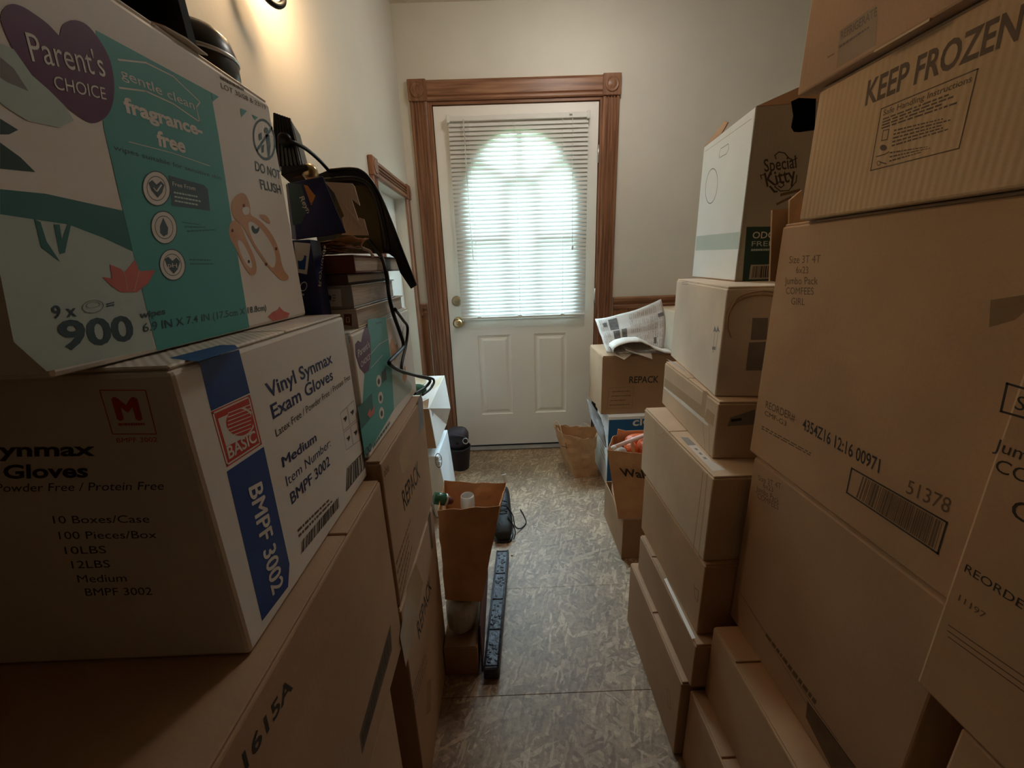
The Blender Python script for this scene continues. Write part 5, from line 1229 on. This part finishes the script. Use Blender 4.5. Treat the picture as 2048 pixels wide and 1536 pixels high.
# ================================================================== by the door, left
T = Thing('litter_carton', 'white cat litter carton standing on the floor by the door casing', 'box', (-0.40, 1.85, 0.0))
n0, n1, f1 = at(850, 897, Y=1.74), at(874, 896, Y=1.74), at(894, 850, Y=2.06); top = 0.335
b0 = at(888, 953, Y=1.74); b1 = at(907, 953, Y=2.06)
for p in (n0, n1, f1): p.z = top
lo = [Vector((n0.x + 0.02, 1.74, 0)), Vector((b0.x + 0.02, 1.74, 0)), Vector((b1.x + 0.01, 2.06, 0)), Vector((-0.52, 2.06, 0))]
hexa(T, 'body', lo + [n0, n1, f1, Vector((-0.525, 2.06, top))], 'card_litter', 0.002)
P = Print(T, Face(n1, (lo[1] - n1).cross(n0 - n1) if (lo[1] - n1).cross(n0 - n1).y < 0 else -(lo[1] - n1).cross(n0 - n1), 0.001))
P.ring((877, 921), 7, 15, 0.14, 'ink_grey', 2, -0.1); P.text('Special', (871, 921), (884, 920), (870, 912), 'ink_grey', 0.0, 2, name='logo_text'); P.text('Kitty', (872, 931), (884, 930), (871, 923), 'ink_grey', 0.0, 2, name='logo_text'); P.done()
nr = (b1 - b0).cross(f1 - n1); fr = (lo[2] - lo[1]).cross(n1 - lo[1]); fr = fr if fr.x > 0 else -fr
P = Print(T, Face(n1, fr, 0.001)); P.poly([(884, 880), (890, 868), (896, 885), (888, 910)], 'ink_grey', 2); P.poly([(893, 915), (900, 905), (903, 940), (896, 950)], 'ink_peach', 2); P.done()
T = Thing('cream_carton', 'cream carton with bulging side and open flaps on the litter carton', 'box', (-0.42, 1.85, 0.336))
side = [at(858, 817, Y=1.72), at(889, 751, Y=2.05), at(901, 817, Y=2.02), at(893, 849, Y=2.04), at(873, 896, Y=1.735)]
prism(T, 'body', side, (-0.15, 0, 0), 'card_white')
hexa(T, 'dark_end', [side[4] + Vector((-0.105, -0.002, 0)), side[4] + Vector((-0.002, -0.002, 0)), side[4] + Vector((-0.002, 0.0, 0)), side[4] + Vector((-0.105, 0, 0)), side[0] + Vector((-0.105, -0.004, 0)), side[0] + Vector((-0.002, -0.004, 0)), side[0] + Vector((-0.002, -0.002, 0)), side[0] + Vector((-0.105, -0.002, 0))], 'card_dark', 0)
prism(T, 'flap', [at(862, 768, Y=1.95), at(886, 752, Y=2.04), at(876, 790, Y=1.93), at(846, 800, Y=1.80), at(873, 790, Y=1.86)], (0, 0, 0.003), 'ivory_foam')
prism(T, 'flap', [at(842, 806, Y=1.75), at(858, 798, Y=1.75), at(856, 816, Y=1.72), at(848, 816, Y=1.72)], (0, 0, 0.003), 'card_pale')
P = Print(T, Face(side[0], (side[1] - side[0]).cross(side[4] - side[0]), 0.001)); P.poly([(862, 815), (868, 800), (871, 812), (865, 836)], 'label_grey', 3, 'label'); P.poly([(888, 792), (892, 783), (893, 795), (889, 801)], 'label_grey', 3, 'label'); P.done()
T = Thing('foam_dish', 'round ivory foam dish on the cream carton', 'dish', at(834, 778, Y=1.93))
lathe(T, 'dish', [(0.03, 0), (0.05, 0.012), (0.052, 0.02), (0.046, 0.018), (0.028, 0.006)], at(834, 778, Y=1.93) + Vector((0, 0, 0.028)), 'ivory_foam', (0.1, -0.3, 1), 22)
T = Thing('green_yarn', 'ball of dark green yarn on the cream carton behind the left stack', 'yarn', at(836, 795, Y=1.80))
v, f = pouch(at(836, 784, Y=1.78) + Vector((0, 0, 0.012)), (0.042, 0.03, 0.026), 2.0); T.part('ball', v, f, 'yarn_green', smooth=True)
# dark bin with a dark bag in it
T = Thing('waste_bin', 'dark plastic waste bin on the floor left of the door', 'bin', (-0.315, 2.24, 0.0))
lathe(T, 'bin', [(0.052, 0), (0.066, 0.135), (0.070, 0.138), (0.070, 0.146), (0.063, 0.146), (0.050, 0.01)], (-0.318, 2.25, 0.0), 'bin_plastic', (0, 0, 1), 28)
T = Thing('dark_bag', 'dark zipped bag with a ring stuffed into the waste bin', 'bag', (-0.315, 2.24, 0.146))
v, f = pouch((-0.325, 2.25, 0.205), (0.068, 0.066, 0.062), 2.6); T.part('body', v, f, 'bag_fabric', smooth=True)
for k, zq in enumerate((0.235, 0.220)): tube(T, 'strap', [(-0.39, 2.195 + 0.006*k, zq), (-0.33, 2.178 + 0.004*k, zq + 0.012), (-0.268, 2.20, zq - 0.012)], 0.006, 'bin_plastic', 8, sm=4)
rc = at(931, 882, Y=2.19)
tube(T, 'ring', [rc + Vector((0.016*math.cos(t), 0, 0.018*math.sin(t))) for t in (2*math.pi*k/16 for k in range(16))], 0.003, 'steel', 7, closed=True)
lathe(T, 'snap', [(0.010, 0), (0.009, 0.004), (0.004, 0.006)], at(915, 887, Y=2.185), 'iron', (0, -1, 0), 14)

# ------------------------------------------------------------------ floor left: bag on wrapped carton, carved bar, shoe
T = Thing('low_carton', 'dark low carton on the floor under the plastic-wrapped bundle', 'box', (-0.165, 1.05, 0.0))
box(T, 'body', -0.226, -0.124, 0.925, 1.22, 0.0, 0.105, 'card_dark', 0.002); box(T, 'flap', -0.224, -0.126, 0.927, 1.218, 0.1052, 0.108, 'card_dark', 0.001)
T = Thing('wrapped_bundle', 'bundle in clear plastic film under the brown paper bag', 'bundle', (-0.165, 1.06, 0.108))
v, f = pouch((-0.175, 1.06, 0.158), (0.050, 0.115, 0.049), 2.6); T.part('bundle', v, f, 'ink_soft', smooth=True)
v, f = pouch((-0.175, 1.06, 0.159), (0.053, 0.122, 0.052), 2.4); T.part('film', v, f, 'clear_film')
T = Thing('red_board', 'thin reddish board leaning between the bundle and the carved bar', 'board', (-0.10, 1.1, 0.0))
hexa(T, 'board', [(-0.1165, 0.93, 0.0), (-0.1125, 0.93, 0.0), (-0.1125, 1.34, 0.0), (-0.1165, 1.34, 0.0), (-0.1165, 0.95, 0.16), (-0.1125, 0.95, 0.16), (-0.1125, 1.34, 0.19), (-0.1165, 1.34, 0.19)], 'maroon', 0.001)
T = Thing('brown_paper_bag', 'open brown paper bag with bottles beside the left stack', 'bag', (-0.15, 1.07, 0.213))
paper_bag(T, [(-0.222, 1.00, 0.214), (-0.108, 0.985, 0.214), (-0.10, 1.13, 0.214), (-0.222, 1.14, 0.214)], [Vector((-0.222, 1.018, 0.520)), at(1000, 1012, Y=1.0), at(1013, 966, Y=1.17), Vector((-0.228, 1.19, 0.518))], 'kraft', 10, 0.005, 5)
P = Print(T, Face((-0.05, 1.06, 0.4), (1, -0.3, -0.2), 0.004)); P.line([(992, 1046), (996, 1056), (997, 1046), (1000, 1052)], 0.003, 'ink', 3); P.done()
T = Thing('green_can', 'shiny green can lying in the open brown paper bag', 'can', at(882, 998, Y=1.07))
tube(T, 'can', [at(868, 996, Y=1.075), at(889, 999, Y=1.085)], 0.019, 'green_can', 20); tube(T, 'rim', [at(889, 999, Y=1.085), at(892, 999.5, Y=1.087)], 0.0192, 'steel', 20); tube(T, 'neck', [at(892, 999.5, Y=1.087), at(904, 1003, Y=1.095)], [0.015, 0.009], 'maroon', 16)
T = Thing('glass_jar', 'clear glass jar standing in the open brown paper bag', 'jar', at(938, 1030, Y=1.08))
lathe(T, 'jar', [(0.020, 0), (0.022, 0.06), (0.021, 0.085), (0.019, 0.09), (0.018, 0.084), (0.018, 0.004)], at(938, 1040, Y=1.09) + Vector((0, 0, 0.0)), 'clear_film', (0, 0, 1), 20)
# carved dark bar
T = Thing('carved_bar', 'long dark carved ornamental bar lying on the floor beside the aisle', 'bar', (-0.07, 1.15, 0.0))
nl, nr_, fr_, fl_ = Vector((-0.109, 0.905, 0)), Vector((-0.061, 0.905, 0)), Vector((-0.026, 1.425, 0)), Vector((-0.079, 1.425, 0))
up = Vector((0, 0, 0.045))
hexa(T, 'core', [nl, nr_, fr_, fl_, nl + up, nr_ + up, fr_ + up, fl_ + up], 'carved', 0.004)
bc = lambda s, t: nl.lerp(nr_, s).lerp(fl_.lerp(fr_, s), t) + up
for s in (0.08, 0.92): tube(T, 'edge_bead', [bc(s, 0.01), bc(s, 0.99)], 0.0035, 'carved', 8)
for t in (0.02, 0.26, 0.50, 0.74, 0.98): tube(T, 'cross_bead', [bc(0.1, t), bc(0.9, t)], 0.0032, 'carved', 8)
rb = random.Random(11)
for k in range(4):
    for j in range(15):
        t = 0.045 + 0.24*k + 0.19*rb.random(); a = rb.uniform(0.18, 0.82); rr = rb.uniform(0.003, 0.007)
        lathe(T, 'boss', [(rr, -0.001), (rr*0.8, 0.0016), (rr*0.45, 0.0010), (rr*0.2, 0.0022)], bc(a, t), 'carved', (rb.uniform(-.3, .3), rb.uniform(-.3, .3), 1), 8)
# black shoe
T = Thing('black_shoe', 'black lace-up shoe on the floor behind the brown paper bag', 'shoe', (-0.05, 1.66, 0.0))
rings = []
sec = [(1.525, 0.026, 0.040, 0.000), (1.535, 0.036, 0.055, 0.0), (1.57, 0.044, 0.072, 0.0), (1.62, 0.046, 0.085, 0.0), (1.67, 0.042, 0.10, 0.0), (1.72, 0.038, 0.118, 0.0), (1.77, 0.037, 0.125, 0.0), (1.80, 0.034, 0.128, 0.0), (1.815, 0.022, 0.12, 0.0)]
for y, w, h, z0 in sec:
    r = []
    for k in range(16):
        t = 2*math.pi*k/16; c, s = math.cos(t), math.sin(t)
        r.append(Vector((-0.052 + w*math.copysign(abs(c)**0.7, c), y, 0.012 + (h - 0.012) * (0.5 + 0.5*math.copysign(abs(s)**0.8, s)))))
    rings.append(r)
v, f = loft_geo(rings); up_ = T.part('upper', v, f, 'shoe_black', smooth=True)
v, f = loft_geo([[Vector((-0.052 + w*1.06*math.cos(2*math.pi*k/16), y + (0.004 if i == len(sec)-1 else -0.003 if i == 0 else 0), 0.0 + 0.014*(0.5 + 0.5*math.sin(2*math.pi*k/16)))) for k in range(16)] for i, (y, w, h, z0) in enumerate(sec)])
T.part('sole', v, f, 'black_plastic')
tube(T, 'lace', [(-0.03, 1.66, 0.10), (-0.005, 1.63, 0.07), (0.004, 1.60, 0.03), (0.03, 1.615, 0.006), (0.058, 1.66, 0.005), (0.05, 1.72, 0.005), (0.035, 1.77, 0.005)], 0.0028, 'shoe_black', 6, sm=6)
tube(T, 'lace', [(-0.03, 1.60, 0.085), (-0.006, 1.575, 0.06), (0.004, 1.555, 0.03), (-0.004, 1.53, 0.012)], 0.0028, 'shoe_black', 6, sm=6)
for y in (1.63, 1.655, 1.68): tube(T, 'lace', [(-0.075, y, 0.09 + (y-1.63)*0.4), (-0.052, y, 0.098 + (y-1.63)*0.4), (-0.03, y, 0.09 + (y-1.63)*0.4)], 0.003, 'shoe_black', 6)
prism(T, 'heel_tab', [at(1004, 950, Y=1.80), at(1012, 948, Y=1.80), at(1017, 964, Y=1.79), at(1009, 968, Y=1.79)], (0, 0.004, 0), 'ink_white')
# small scrap on the floor
T = Thing('paper_crumb', 'tiny white paper crumb on the floor beside the carved bar', 'paper', at(1024, 1110, Z=0))
v, f = pouch(at(1024, 1110, Z=0.003), (0.005, 0.004, 0.003), 2.0); T.part('crumb', v, f, 'paper')
